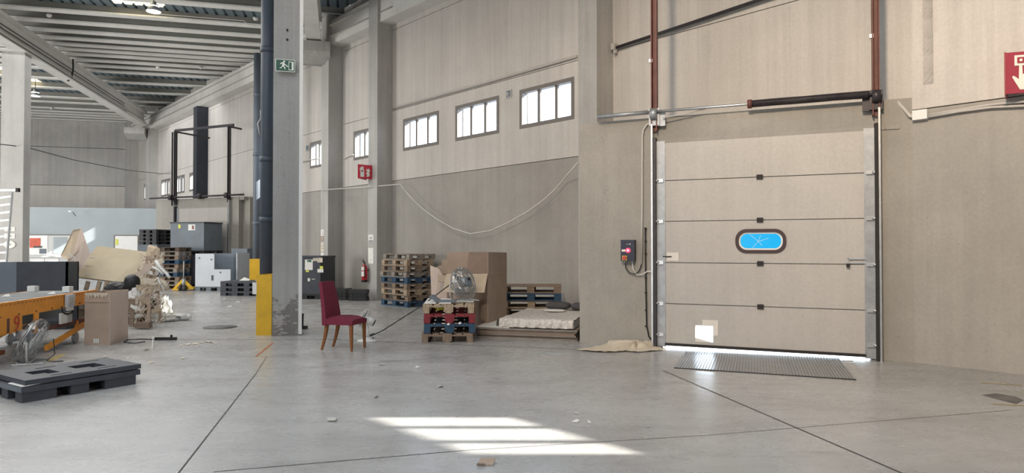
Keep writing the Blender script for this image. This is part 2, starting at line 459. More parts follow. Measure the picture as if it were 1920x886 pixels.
blist = [17.0, 18.6, 20.2, 22.0, 23.7, 24.85, 25.9, 26.8, 27.6, 28.25, 28.9, 29.75, 30.6, 31.5, 33.4, 35.4, 37.6, 38.9, 40.6, 41.6, 42.4, 43.2, 44.1]
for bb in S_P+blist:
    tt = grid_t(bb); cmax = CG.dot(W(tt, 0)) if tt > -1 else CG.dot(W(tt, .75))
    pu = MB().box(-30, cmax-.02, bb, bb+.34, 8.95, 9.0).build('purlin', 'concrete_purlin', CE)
    MB().box(-30, cmax-.02, bb+.03, bb+.31, 9.0, 9.20).build('web', 'shaded_web', pu)
# sloping shoulders of purlin sides stay simple: deep web, coloured dark as shade, above the flange
# grid beams
def grid_beam(name, c, b0, b1, zb=8.0, zt=8.78, lab=''):
    e = struct(empty(name, GR(c, 0, 0), RZG), lab)
    b = MB(); b.box(-.22, .22, b0, b1, zb, zb+.16).box(-.10, .10, b0, b1, zb+.16, zt-.12).box(-.24, .24, b0, b1, zt-.12, zt)
    for s in (-1, 1):                                           # sloping shoulders of the flange
        b.prism([(s*.22, b0, zb+.16), (s*.10, b0, zb+.16), (s*.10, b0, zb+.30)], (0, b1-b0, 0))
    b.build('girder', 'concrete_beam', e)
    return e
c1 = CG.dot(V2(-19.8, 35.5)); gb1 = grid_beam('beam_back', c1, -14, BG.dot(V2(-19.9, 35.6)), lab='deep concrete girder crossing the hall from the left')
b = MB()
for x, z in ((.13, 8.48), (.13, 8.36), (.23, 8.10)): b.tube([(x, 2, z), (x, 20, z+.02), (x, 24, z-.05), (x, 36, z)], .014, 6)
b.build('girder_cable', 'cable_black', gb1)
MB().tube([(.26, 29.2, 8.80), (.27, 29.2, 8.4), (.2, 29.25, 8.1), (.05, 29.3, 7.95)], .03).build('hanging_cable', 'cable_black', gb1)
c2 = CG.dot(P3(587, 58, 20.4)); b2 = BG.dot(W(16.84, .5))
gb2 = grid_beam('beam_front', c2, -14, b2-.15, lab='concrete girder running from the wall corbel over the pillar')
# corbels
def corbel(t, c, name='corbel'):
    p = W(t+.24, .5)
    q0 = GR(c-.35, BG.dot(p)-.75); b = MB()
    M = Matrix.Translation(GR(c, BG.dot(p)-.2)) @ Matrix.Rotation(RZG, 4, 'Z')
    b.prism([M @ Vector(x) for x in ((-.6, .5, 7.94), (-.6, -.3, 7.94), (-.6, -.3, 7.62), (-.6, .25, 7.35), (-.6, .5, 7.35))], M.to_3x3() @ Vector((1.0, 0, 0)))
    struct(b.build('beam_corbel', 'concrete_column'), 'concrete corbel carrying a girder end')
corbel(37.2, c1-.35); corbel(16.6, c2+.1)
# free-standing columns
col = struct(empty('column_left', P3(26.5, 540, 22.3)*1, RZG), 'left free-standing concrete column')
col.location.z = 0
MB().box(-.33, .33, -.25, .25, 0, 8.0).build('shaft', 'concrete_column', col, bevel=.02)
for (u, v, w_, h_, m) in ((24, 429, .30, .14, 'white_paper'), (24, 442, .30, .17, 'white_paper'), (25, 458, .34, .20, 'white_paper')):
    z = P3(u, v, 21.9).z
    b = MB()
    if h_ == .20: b.lathe([(.13, 0), (.13, .012)], Matrix.Translation((-.04, -.262, z)) @ Matrix.Rotation(math.pi/2, 4, 'X') @ Matrix.Scale(1.3, 4, (1, 0, 0)), 20)
    else: b.cb((-.04, -.258, z), (w_, .012, h_))
    b.build('notice', m, col)
    MB().cb((-.04, -.276, z), (.09, .004, .03)).build('notice_print', 'slate_plastic', col)
pil = struct(empty('column_front', G(534.5, 629)+BG*.24, RZG+.03), 'worn free-standing concrete pillar')
MB().box(-.218, .218, -.22, .22, 0, 8.0).build('shaft', 'concrete_pillar', pil, bevel=.012)
MB().box(.205, .262, -.245, -.215, 0.02, 7.9).build('lit_edge_strip', 'white_plastic', pil)  # added white strip that paints the light on the pillar's right edge
b = MB()
for (u, v) in ((535, 58), (535, 76)):
    p = P3(u, v, 11.4); b.cone((0.0, -.222, p.z), (0.0, -.25, p.z-.02), .02, .012, 6)
b.build('anchor_stub', 'dark_steel', pil)
# chips of spalled mortar at the pillar's foot
b = MB()
for k in range(26):
    x = R.uniform(-.2, .2); z = R.uniform(.02, .62)
    b.cb((x, -.222, z), (R.uniform(.02, .09), R.uniform(.004, .012), R.uniform(.01, .05)), None)
o = b.build('spalled_mortar', 'concrete_lower', pil); o['kind'] = 'stuff'

# down pipes with ring joints and yellow guards
def downpipe(loc, r, mat, joints, label, top=8.9, bottom=0):
    e = empty('downpipe', loc); MB().cone((0, 0, bottom), (0, 0, top), r, seg=20).build('pipe', mat, e)
    for z in joints: MB().cone((0, 0, z-.05), (0, 0, z+.05), r+.012, seg=20).build('ring_joint', mat, e)
    return tag(e, label, 'pipe')
p = G(499, 622); p = p*(12.15/p.y); p.z = 0
d1 = downpipe(p, .118, 'blue_pipe', (2.0, 3.1, 5.1, 7.2), 'dark blue-grey downpipe standing against the left side of the pillar')
MB().tube([(-.13, -.02, 3.55), (-.17, -.02, 3.75), (-.11, -.02, 3.85), (-.115, -.02, 4.0)], .012, 6).build('hose', 'cable_white', d1)
p2 = W(21.5+.3, .5+.14); p2 = Vector((-.3835*22.3, 22.3, 0))
downpipe(p2, .115, 'grey_pipe', (2.3, 4.6, 6.6), 'slimmer grey downpipe behind the pillar in front of the wall', 8.0)
def guard(loc, wd, dp, h, rz, label):
    e = empty('pipe_guard', loc, rz); t = .012
    MB().box(-wd/2, wd/2, -t, 0, 0, h).build('front_plate', 'yellow_paint', e, bevel=.003)
    MB().box(-wd/2, -wd/2+t, 0, dp, 0, h).build('side_plate', 'yellow_paint', e)
    MB().box(wd/2-t, wd/2, 0, dp, 0, h).build('side_plate', 'yellow_paint', e)
    MB().box(-wd/2, wd/2, dp-t, dp, h*.82, h).build('cap_strip', 'yellow_paint', e)
    return tag(e, label, 'guard')
gl_ = G(495, 628)
guard(gl_, .265, .46, 1.03, 0.0, 'tall yellow steel guard at the left side of the pillar foot')
MB().cb((-.16, -.01, .80), (.07, .02, .20)).build('notice_plate', 'white_plastic', C.objects['pipe_guard'])
guard(Vector((-.3835*21.6-.05, 21.6, 0)), .33, .3, 1.12, 0, 'farther yellow guard around the slimmer downpipe')
# dark caster bracket behind pillar foot
e = empty('broom_head', G(567, 616)); MB().bar((0, 0, .02), (0, .02, .28), .03, .03).build('handle_stub', 'dark_steel', e)
MB().box(-.03, .09, -.04, .04, 0, .055).build('foot', 'dark_grey_plastic', e, bevel=.012); tag(e, 'small dark L-shaped stand beside the foot of the pillar', 'stand')

# partition with office front on the left
pb = BG.dot(P3(170, 470, 32.5)); cR = CG.dot(P3(293, 470, 31.3))
PT = struct(empty('wall_partition', GR(0, pb, 0), RZG), 'blue-grey partition in front of the far wall')
MB().box(-29, cR+.6, 0, .15, 0, 3.42).build('partition_sheet', 'partition_blue', PT)
def pc(u): # pixel column -> c on the partition plane
    k = (u-960)/F; Y = pb/(BG.y+BG.x*k); return CG.dot(V2(k*Y, Y))
def pz(u, v):
    k = (u-960)/F; Y = pb/(BG.y+BG.x*k); return P3(u, v, Y).z
def pbox(u0, u1, v0, v1, y0, y1, name, mat, par=PT):
    return MB().box(pc(u0), pc(u1), y0, y1, pz(u0, v1), pz(u0, v0)).build(name, mat, par)
ow = struct(empty('window_office', GR(0, pb, 0), RZG), 'office front with a white hatch window')
pbox(50, 135, 439, 500, -.10, -.0, 'frame', 'window_frame', ow)
pbox(56, 134, 441, 498, -.14, -.10, 'front_sheet', 'office_grey', ow)
pbox(57, 92, 441, 477, -.17, -.14, 'white_panel', 'white_plastic', ow)
pbox(59, 79, 446, 464, -.19, -.17, 'orange_poster', 'orange_red_print', ow)
pbox(66, 82, 461, 464, -.20, -.17, 'desk_edge', 'black_plastic', ow)
pbox(77, 90, 466, 475, -.185, -.17, 'dark_photo', 'slate_plastic', ow)
pbox(81, 92, 443, 463, -.16, -.14, 'pane', 'window_glass', ow)
pbox(103, 128, 444, 475, -.16, -.14, 'door_leaf', 'partition_blue', ow)
pbox(48, 134, 479, 482, -.24, -.10, 'ledge', 'office_grey', ow)
pbox(60, 86, 484, 492, -.17, -.14, 'lower_panel', 'white_plastic', ow)
pbox(87, 113, 484, 492, -.17, -.14, 'lower_panel', 'white_plastic', ow)
d2_ = struct(empty('door_2', GR(0, pb, 0), RZG), 'white door leaf in the blue-grey partition')
pbox(214, 263, 440, 520, -.06, 0, 'door_frame', 'window_frame', d2_)
pbox(217, 259, 442, 520, -.10, -.06, 'door_leaf', 'white_plastic', d2_)
pbox(218, 223, 448, 459, -.11, -.10, 'warning_label', 'yellow_green', d2_)
pbox(262, 275, 445, 458, -.08, 0, 'side_light', 'white_plastic', d2_)
pbox(44, 49, 423, 500, -.2, -.02, 'corner_post', 'galvanised', PT)
cmr = empty('floodlight', P3(133, 396, 31.6)); MB().box(-.07, .07, -.1, .12, -.03, .03).build('body', 'white_plastic', cmr)
MB().bar((0, .1, 0), (.03, .3, -.2), .04, .04).build('arm', 'galvanised', cmr); tag(cmr, 'small white camera on an arm near the top of the partition', 'camera')

# ================================================================ dock box and sectional doors
def dock(A, main=True):
    EX = Vector((-.9162, .4007, 0)); B = A-EX*4.563
    rz = math.atan2(EX.y, EX.x)
    nm = 'door_1' if main else 'door_3'
    base = empty('wall_dock_front' if main else 'wall_dock_back', B, rz, 'structure')
    base['label'] = 'projecting concrete box around the near dock door' if main else 'projecting concrete box around the far dock door'
    L = 4.563; x0, x1 = .50, 3.26; H = 3.09; TH = 3.46
    MB().box(-.0, x0, -.22, 0, 0, TH).build('concrete_jamb', 'dock_concrete', base)
    MB().box(x1, L, -.22, 0, 0, TH).build('concrete_jamb', 'dock_concrete', base)
    MB().box(x0, x1, -.22, 0, H, TH).build('concrete_lintel', 'dock_concrete', base)
    MB().box(-.35, .0, -.5, -.22, 0, TH).build('jamb_return', 'dock_concrete', base)
    MB().box(L-.2, L, -2.9, -.22, 0, TH).build('return_wall', 'dock_concrete', base)
    b = MB(); b.prism([(-.25, -.02, TH-.12), (L, -.02, TH-.12), (L, -2.95, TH-.12), (1.9, -2.2, TH-.12), (-.25, -.7, TH-.12)], (0, 0, .12))
    b.build('box_roof', 'dock_concrete', base)
    MB().box(x0-.35, x1+.02, 0, .018, H-.03, H+.03).build('lintel_seal', 'concrete_lower', base)
    D = struct(empty(nm, B, rz), 'pale sectional dock door with an oval window' if main else 'far pale sectional dock door')
    a, c = x0+.06, x1-.04; y0, y1 = -.02, .03
    zs = [.055, .66, 1.27, 1.885, 2.495, 3.065]
    for i in range(5):
        z0, z1 = zs[i]+.006, zs[i+1]-.006; b = MB()
        holes = []
        if main and i == 0: holes = [(2.53, 2.78, .115, .353)]
        if main and i == 2: holes = [(1.56, 2.19, 1.44, 1.735)]
        panel_boxes(b, a, c, z0, z1, holes, y0, y1)
        if i: b.box(a, c, y0-.012, y0-.001, z0-.04, z0+.03)
        b.build('door_section', 'door_panel', D)
    MB().box(a, c, y0-.01, y1+.02, .035, .075).build('bottom_seal', 'rubber', D)
    if main:
        MB().box(2.46, 2.68, y1, y1+.004, .357, .44).box(2.46, 2.526, y1, y1+.004, .22, .357).build('door_patch', 'door_patch', D)
        MB().prism([(2.53, y1, .115), (2.78, y1, .115), (2.78, y1, .175)], (0, .006, 0)).build("hole_flap", "door_patch", D)
        # oval vision window: rounded frame, white lip, blue film, cracks
        cx, cz, hw, hh, rr_ = 1.875, 1.587, .318, .151, .13
        def rrect(hw, hh, r, y, n=8):
            pts = []
            for (sx, sz, a0) in ((1, 1, 0), (-1, 1, 90), (-1, -1, 180), (1, -1, 270)):
                for k in range(n+1):
                    t = math.radians(a0+90*k/n); pts.append(Vector((cx+sx*(hw-r)+r*math.cos(t), y, cz+sz*(hh-r)+r*math.sin(t))))
            return pts
        def ring(o1, o2, y, dy, name, mat):
            b = MB(); A1, A2 = rrect(*o1, y), rrect(*o2, y); n = len(A1); e_ = Vector((0, dy, 0))
            v = [[b.bm.verts.new(p) for p in q] for q in (A1, A2, [p+e_ for p in A1], [p+e_ for p in A2])]
            for i in range(n):
                j = (i+1) % n
                for (p, q) in ((0, 1), (2, 3), (0, 2), (1, 3)): b.bm.faces.new((v[p][i], v[p][j], v[q][j], v[q][i]))
            return b.build(name, mat, D)
        ring((hw+.02, hh+.02, rr_+.02), (hw-.025, hh-.025, rr_-.02), y0-.01, y1-y0+.03, 'window_rim', 'rim_dark')
        ring((hw-.023, hh-.023, rr_-.02), (hw-.048, hh-.048, rr_-.04), y0, .045, 'window_lip', 'white_plastic')
        # collar filling the square cut-out around the rim
        ring((hw+.02, hh+.02, .02), (hw-.01, hh-.01, rr_-.01), y0+.002, y1-y0-.003, 'window_collar', 'door_panel')
        b = MB(); b.prism(rrect(hw-.045, hh-.045, rr_-.04, .0), (0, .004, 0)); b.build('window_film', 'cyan_film', D)
        b = MB()
        for (dx, dz) in ((-.115, .10), (.03, .085), (.135, .045), (-.08, -.09), (.05, -.06)):
            b.bar((cx+.03, .007, cz-.005), (cx+.03-dx, .007, cz-.005+dz), .006, .004)
        b.build('crack', 'white_plastic', D)
        for z in zs[1:5]: MB().cb((1.88, y1+.012, z), (.085, .03, .065)).build('hinge_cover', 'rubber', D, bevel=.012)
        # lock plates
        b = MB(); b.box(c-.20, c-.03, y1, y1+.004, 1.30, 1.42); b.build('latch_plate', 'door_patch', D)
        MB().bar((c-.10, y1+.01, 1.36), (c+.03, y1+.01, 1.36), .016, .016).build('latch_slot', 'rubber', D)
        b = MB(); b.bar((a-.02, y1+.02, 1.345), (a+.21, y1+.02, 1.345), .02, .02).bar((a+.21, y1+.02, 1.355), (a+.21, y1+.02, 1.25), .02, .02)
        b.build('lock_bolt', 'steel', D)
        MB().cb((a+.21, y1+.03, 1.255), (.04, .04, .05)).build('bolt_knob', 'rubber', D)
        MB().bar((a-.01, y1+.01, 1.29), (a+.19, y1+.01, 1.29), .014, .02).build('bolt_rail', 'steel', D)
    for sx, xx in ((-1, a-.06), (1, c+.06)):
        MB().box(xx-.07, xx+.07, -.012, .045, .02, H).build('jamb_plate', 'galvanised', D)
        o = xx+sx*.055
        MB().box(min(o, o+sx*.035), max(o, o+sx*.035), .0, .13, .02, H+.05).build('track', 'rubber' if sx < 0 else 'dark_steel', D)
        MB().box(min(o+sx*.04, o+sx*.065), max(o+sx*.04, o+sx*.065), .0, .15, .0, H+.25).build('angle_rail', 'steel', D)
        for z in zs[1:5]+[.2]:
            b = MB(); b.cb((xx, .06, z), (.09, .03, .05)); b.cone((xx+sx*.02, .075, z), (xx+sx*.09, .075, z), .018, seg=8)
            b.build('roller_bracket', 'steel', D)
        # rust-brown vertical lift rail up to the roof (near) or to a frame (far)
        top = 8.9 if main else 6.25
        o2 = xx+sx*.075
        b = MB(); b.box(o2-.045, o2-.03, .04, .14, H+.15, top).box(o2+.03, o2+.045, .04, .14, H+.15, top).box(o2-.03, o2+.03, .04, .055, H+.15, top)
        b.build('lift_rail', 'rust_rail' if main else 'dark_steel', D)
        if main:
            MB().cb((o2+.05, .10, 4.3), (.05, .05, .05)).build('rail_bolt', 'steel', D)
            b = MB(); b.cb((o2, .11, H+.36), (.16, .02, .26)); b.cone((o2-.05, .14, H+.40), (o2+.05, .14, H+.40), .085, seg=14)
            b.cb((o2+sx*-.10, .08, H+.32), (.12, .03, .20)); b.build('shaft_bearing', 'galvanised' if sx > 0 else 'dark_steel', D)
    zsft = H+.43
    MB().cone((a-.20 if main else -.4, .15, zsft), (c+.95 if main else L+.2, .15, zsft), .020 if main else .035, seg=12).build('torsion_shaft', 'steel' if main else 'dark_steel', D)
    if main:
        MB().cone((c+.22, .15, zsft), (c+1.0, .15, zsft-.01), .032, seg=12).build('shaft_sleeve', 'galvanised', D)
        MB().cone((a-.05, .15, zsft), (1.98, .15, zsft), .048, seg=16).build('torsion_spring', 'dark_steel', D)
        b = MB()
        N = 520; x_a, x_b = a-.04, 1.96
        pts = []
        for k in range(0, 700):
            th = k*.9; x = x_a+(x_b-x_a)*k/700; pts.append((x, .15+.050*math.cos(th), zsft+.050*math.sin(th)))
        b.tube(pts, .006, 4).build('spring_coil', 'dark_steel', D)
        MB().cone((1.97, .15, zsft), (2.03, .15, zsft), .062, seg=14).build('spring_plug', 'rust_rail', D)
        MB().tube([(c+.0, .14, zsft-.1), (2.9, .12, zsft-.06), (2.6, .13, zsft-.01)], .010, 6).build('lift_cable', 'conduit_grey', D)
    else:
        for xx in (a-.1, 1.9, c+.3): MB().cone((xx-.08, .15, zsft), (xx+.08, .15, zsft), .11, seg=16).build('cable_drum', 'dark_steel', D)
        b = MB(); b.bar((a-.35, .09, 6.25), (c+.15, .09, 6.25), .08, .09)
        b.bar((c+.14, .09, 6.2), (c+.14, -1.6, 6.2), .06, .06).bar((a-.15, .09, 6.2), (a-.15, -.5, 6.2), .06, .06); b.build('rail_frame', 'dark_steel', D)
        MB().bar((c+.32, .09, 3.2), (c+.32, .09, 6.2), .05, .05).build('lift_rail', 'dark_steel', D)
        for z in (3.8, 5.0, 5.9): MB().bar((c+.12, .09, z), (c+.32, .09, z), .03, .03).build('rail_tie', 'rust_rail', D)
    return base, D, B, rz
A1 = V2(1.07, 10.55)
base1, D1, B1, rz1 = dock(A1)
dock(A1+DW*23.35, False)
DM = Matrix.Translation(B1) @ Matrix.Rotation(rz1, 4, 'Z')
# ground outside
struct(MB().box(-20, 60, -20, 70, -.45, -.32).build('ground_outside', 'concrete_beam'), 'bright yard outside the hall')
# apron behind the door
o = MB().box(.3, 3.5, -3.6, -.0, -.3, -.005).build('ground_apron', 'concrete_beam', None); o.matrix_world = DM; struct(o, 'sunlit concrete apron outside the dock door')
# dock leveller plate
q = [G(1285, 659.5), G(1264, 689.5), G(1605, 712), G(1573, 672)]
dl = empty('dock_leveller', q[1], 0); L0 = q[1].copy()
b = MB(); b.prism([p-L0+Vector((0, 0, .001)) for p in q], (0, 0, .006)); b.build('plate', 'plate_steel', dl)
b = MB()
n = 58
for k in range(n):
    f = (k+.5)/n; p0 = q[0].lerp(q[3], f)-L0; p1 = q[1].lerp(q[2], f)-L0
    b.bar(p0+Vector((0, 0, .010)), p1+Vector((0, 0, .010)), .014, .010)
o = b.build('tread_rib', 'steel', dl); o['kind'] = 'stuff'
b = MB(); b.bar(q[1]-L0+Vector((0, 0, .004)), q[2]-L0+Vector((0, 0, .004)), .02, .01); b.build('lip_edge', 'rubber', dl)
for k in range(7):
    p = q[3].lerp(q[2], .12+k*.13)-L0; MB().box(p.x+.03, p.x+.16, p.y-.012, p.y+.012, 0, .004).build('edge_tooth', 'conduit_grey', dl)
tag(dl, 'ribbed steel dock leveller plate set in the floor before the door', 'dock plate')

# ================================================================ things on the walls
def on_wall(u, v, o=0, o_ref=None):        # point on the long wall plane
    k = (u-960)/F; P0 = OW+NW*o
    t = (P0.x-k*P0.y)/(.679+.734*k); p = P0+DW*t
    return p, t, P3(u, v, p.y).z
def dock_pt(u, v, o=0):
    k = (u-960)/F; P0 = B1+Vector((-.4007, -.9162, 0))*o; E = Vector((-.9162, .4007, 0))
    s = (k*P0.y-P0.x)/(E.x-k*E.y); p = P0+E*s
    return s, P3(u, v, p.y).z
# pipe along the panel joint
def wallpipe(pts, r, mat, label, cat, name, o=.05, ref=0):
    P = []
    for (u, v) in pts:
        p, t, z = on_wall(u, v, ref+o); P.append(Vector((p.x, p.y, z)))
    base = P[0].copy(); e = MB().tube([p-base for p in P], r).build(name, mat); e.location = base
    return tag(e, label, cat)
wallpipe([(735, 203), (900, 157.5), (1082, 105.5)], .03, 'conduit_grey', 'grey pipe along the wall above the three ribbon windows', 'pipe', 'conduit')
pp = wallpipe([(1157, 89), (1290, 45.5), (1432, -2), (1600, -57)], .032, 'dark_steel', 'dark steel pipe rising to the right above the dock door', 'pipe', 'conduit', o=.10)
p, t, z = on_wall(1153, 88, .1); e = MB().cb((0, 0, 0), (.09, .12, .12)).cb((-.02, 0, -.09), (.05, .06, .08)).build('junction_box', 'conduit_grey', bevel=.01)
e.location = (p.x, p.y, z); e.rotation_euler = (0, 0, RZW); tag(e, 'small grey box at the lower end of the dark rising pipe', 'junction box')
wallpipe([(493, 318), (580, 300), (600, 297)], .02, 'conduit_grey', 'thin grey conduit on the wall between pillar and corbelled column', 'pipe', 'conduit')
wallpipe([(643, 297), (650, 294), (657, 291), (662, 290)], .018, 'cable_white', 'white cable stub left of the window past the extinguisher sign', 'cable', 'wall_cable')
# hanging cable garland
P = []
for (u, v) in ((600, 356), (690, 350), (750, 345), (765, 364), (790, 389), (820, 411), (850, 428), (882, 438), (920, 432), (955, 416), (990, 396), (1020, 374), (1042, 354), (1062, 330), (1083, 305)):
    p, t, z = on_wall(u, v, .56 if u < 740 or u > 1080 else .25); P.append(Vector((p.x, p.y, z)))
e = MB().tube(P, .015, 6).build('hanging_cable', 'cable_white'); tag(e, 'white cable sagging in a wide loop across the window wall', 'cable')
P = [P3(0, 270, 21.5), P3(50, 276, 22.5), P3(140, 300, 26), P3(240, 319, 31), P3(300, 325, 35), P3(352, 326, 34)]
e = MB().tube(P, .016, 6).build('hanging_cable', 'cable_black'); tag(e, 'dark cable strung from the left column towards the far wall', 'cable')

def sign_frame(name, u, v, wd, ht, o, rot_extra=0, th=.02, dock_=False, ref=0):
    if dock_:
        s, z = dock_pt(u, v, o); e = empty(name); e.matrix_world = DM @ Matrix.Translation((s, o, z))
    else:
        p, t, z = on_wall(u, v, ref+o); e = empty(name, (p.x, p.y, z), RZW)
    return e
# exit signs on the wall: local x runs LEFT as seen from the hall, so mirror pictograms
def flat(e, name, mat, pts, y=.012, th=.003):
    return MB().prism([Vector((-x, y, z)) for x, z in pts], (0, th, 0)).build(name, mat, e)
def rect(x, z, w_, h_): return [(x-w_/2, z-h_/2), (x+w_/2, z-h_/2), (x+w_/2, z+h_/2), (x-w_/2, z+h_/2)]
MAN = [(-.07, .045), (-.03, .055), (-.01, .03), (.01, .012), (.03, .01), (.03, .0), (.0, -.002), (-.012, .012), (-.02, -.015), (.0, -.03), (.005, -.065), (-.012, -.065), (-.018, -.035), (-.042, -.02), (-.062, -.05), (-.09, -.052), (-.09, -.04), (-.068, -.036), (-.05, .0), (-.05, .028), (-.066, .028), (-.078, .012), (-.088, .018)]
def exit_sign(e, sc=1.0):
    def s(pts): return [(x*sc, z*sc) for x, z in pts]
    MB().box(-.16*sc, .16*sc, 0, .010, -.105*sc, .105*sc).build('sign_border', 'sign_white', e)
    flat(e, 'sign_field', 'green_sign', s(rect(0, 0, .30, .19)), .010)
    flat(e, 'running_figure', 'sign_white', s(MAN), .013)
    MB().lathe([(.016*sc, 0), (.016*sc, .003)], Matrix.Translation((.018*sc, .016, .066*sc)) @ Matrix.Rotation(math.pi/2, 4, 'X'), 14).build('running_head', 'sign_white', e)
    flat(e, 'arrow', 'sign_white', s([(.01, -.012), (.03, -.01), (.03, .0), (.055, -.014), (.03, -.026), (.03, -.018), (.01, -.018)]), .013)
    flat(e, 'door_outline', 'sign_white', s(rect(.095, -.003, .085, .15)), .0130)
    flat(e, 'door_leaf', 'green_sign', s(rect(.082, -.003, .042, .125)), .0163)
e = empty('exit_sign', P3(535, 123, 11.38), math.pi+.2); e.location = P3(535, 123, 11.24); e.rotation_euler = (0, 0, RZG+.03+math.pi)
exit_sign(e, .98); tag(e, 'green emergency exit sign with running figure fixed high on the pillar', 'sign')
e = sign_frame('exit_sign', 954, 176, 0, 0, .01)
MB().box(-.10, .10, 0, .012, -.10, .10).build('sign_border', 'conduit_grey', e); flat(e, 'sign_field', 'slate_plastic', rect(0, 0, .15, .15), .012)
flat(e, 'running_figure', 'conduit_grey', [(x*.9-.01, z*.9) for x, z in MAN], .0155)
tag(e, 'small dull exit sign on the wall between the second and third ribbon windows', 'sign')
e = sign_frame('exit_sign', 576, 277, 0, 0, .01)
MB().box(-.13, .13, 0, .012, -.11, .11).build('sign_border', 'conduit_grey', e); flat(e, 'sign_field', 'slate_plastic', rect(0, 0, .18, .16), .012)
tag(e, 'small dull sign on the wall just right of the pillar between two windows', 'sign')
# extinguisher sign: a V folded plate on the column face
p, t, z = on_wall(697, 323, .5)
e = empty('extinguisher_sign', (p.x, p.y, z), RZW)
hv = .40
MB().box(-.008, .0, 0, .46, -hv/2, hv/2).build('front_plate', 'red_sign', e)
MB().prism([(0, .46, -hv/2), (.30, 0, -hv/2), (.29, 0, -hv/2), (0, .44, -hv/2)], (0, 0, hv)).build('rear_plate', 'dark_red', e)
def fp(name, mat, pts, off=.008):
    MB().prism([Vector((-off, .46-x, zz)) for x, zz in pts], (-.004, 0, 0)).build(name, mat, e)
fp('extinguisher_symbol', 'sign_white', [(.08, -.15), (.20, -.15), (.20, .05), (.17, .09), (.19, .12), (.15, .15), (.09, .12), (.05, .05), (.07, .05), (.10, .09), (.08, .05)])
fp('symbol_label', 'dark_red', [(.105, .0), (.17, .0), (.17, .035), (.105, .035)], .012)
fp('flame_symbol', 'sign_white', [(.27, -.14), (.36, -.13), (.39, -.06), (.36, -.02), (.40, .04), (.34, .11), (.31, .05), (.28, .10), (.27, .03), (.31, .0), (.25, -.04), (.30, -.08)])
tag(e, 'red folded fire extinguisher sign with white symbols on the column', 'sign')
# call point sign on the near wall at the right edge
p, t, z = on_wall(1893, 146, OR+.02)
e = empty('call_point_sign', (p.x, p.y, z), RZW)
hv = .50
b = MB(); b.prism([(.02, .0, -hv/2), (-.02, .28, -hv/2), (-.035, .28, -hv/2), (.0, .0, -hv/2)], (0, 0, hv)); b.build('side_plate', 'dark_red', e)
hv = .48
b = MB(); b.prism([(-.02, .28, -hv/2), (-.50, .02, -hv/2), (-.50, .0, -hv/2), (-.02, .265, -hv/2)], (0, 0, hv)); b.build('front_plate', 'call_red', e)
o_ = Vector((-.02, .28, 0)); d_ = (Vector((-.50, .02, 0))-o_).normalized(); nn = Vector((-d_.y, d_.x, 0)); nn = nn if nn.y > 0 else -nn
def cp(name, mat, pts, off=.003):
    MB().prism([o_+d_*x+nn*off+Vector((0, 0, zz)) for x, zz in pts], nn*.004).build(name, mat, e)
cp('button_symbol', 'sign_white', [(.10, .08), (.22, .08), (.22, .20), (.10, .20)])
cp('button_recess', 'call_red', [(.125, .105), (.195, .105), (.195, .175), (.125, .175)], .008)
cp('button_dot', 'sign_white', [(.15, .125), (.17, .125), (.175, .14), (.17, .155), (.15, .155), (.145, .14)], .013)
cp('hand_symbol', 'sign_white', [(.145, .08), (.175, .08), (.178, -.02), (.20, -.02), (.205, -.03), (.23, -.03), (.24, -.04), (.27, -.05), (.275, -.12), (.25, -.20), (.15, -.20), (.11, -.12), (.075, -.05), (.085, -.035), (.11, -.05), (.14, -.08)])
tag(e, 'red projecting fire call point sign with white hand symbol at the right edge', 'sign')
# conduits right of the door to the junction box and on
def near_pts(L, o): 
    out = []
    for (u, v) in L:
        p, t, z = on_wall(u, v, OR+o); out.append(Vector((p.x, p.y, z)))
    return out
for off, lab in ((0, 'upper'), (5, 'lower')):
    s1 = [(u, v+off*.6) for (u, v) in ((1642, 190), (1670, 189), (1685, 189), (1698, 203), (1708, 215), (1717, 217))]
    e = MB().tube(near_pts(s1, .05), .016).build('conduit', 'conduit_grey'); tag(e, '%s of the two grey conduits from the door rail to the white junction box' % lab, 'conduit')
    s2 = [(1742, 215+off*.8), (1800, 206+off*.6), (1860, 196+off), (1925, 190+off*1.6), (2250, 150+off*2)]
    e = MB().tube(near_pts(s2, .05), .016).build('conduit', 'conduit_grey'); tag(e, '%s of the two grey conduits from the junction box towards the red sign' % lab, 'conduit')
p, t, z = on_wall(1730, 216, OR)
e = MB().box(-.085, .085, 0, .08, -.062, .062).build('junction_box', 'white_plastic', bevel=.008); e.location = (p.x, p.y, z); e.rotation_euler = (0, 0, RZW)
tag(e, 'white junction box on the wall right of the dock door', 'junction box')
# dock box: control box, conduit, hose
s, z = dock_pt(1180, 469, .0)
e = empty('control_box'); e.matrix_world = DM @ Matrix.Translation((s, 0, z))
MB().box(-.105, .105, 0, .12, -.16, .16).build('case', 'navy_box', e, bevel=.006)
MB().cone((-.01, .12, .0), (-.01, .135, .0), .035, seg=18).build('lamp_ring', 'red_glow', e)
MB().cone((-.01, .135, .0), (-.01, .14, .0), .011, seg=12).build('lamp_core', 'screen_white_glow', e)
MB().box(.03, .088, .12, .124, -.018, .014).build('rating_label', 'white_paper', e)
MB().box(.01, .08, .12, .126, -.15, -.08).build('switch_plate', 'yellow_metal', e)
MB().cone((.045, .126, -.115), (.045, .15, -.115), .03, .026, seg=16).build('rotary_switch', 'extinguisher_red', e)
MB().box(-.05, -.02, .12, .122, .09, .10).build('print_mark', 'white_paper', e); MB().box(.0, .012, .12, .122, .09, .10).build('print_mark', 'white_paper', e)
for x_ in (.05, -.06): MB().cone((x_, .06, -.16), (x_, .06, -.19), .014, seg=8).build('cable_gland', 'conduit_grey', e)
tag(e, 'navy door control box with glowing red button left of the dock door', 'control box')
def dpts(L, o=.03):
    out = []
    for (u, v) in L:
        s, z = dock_pt(u, v, o); out.append(DM @ Vector((s, o, z)))
    return out
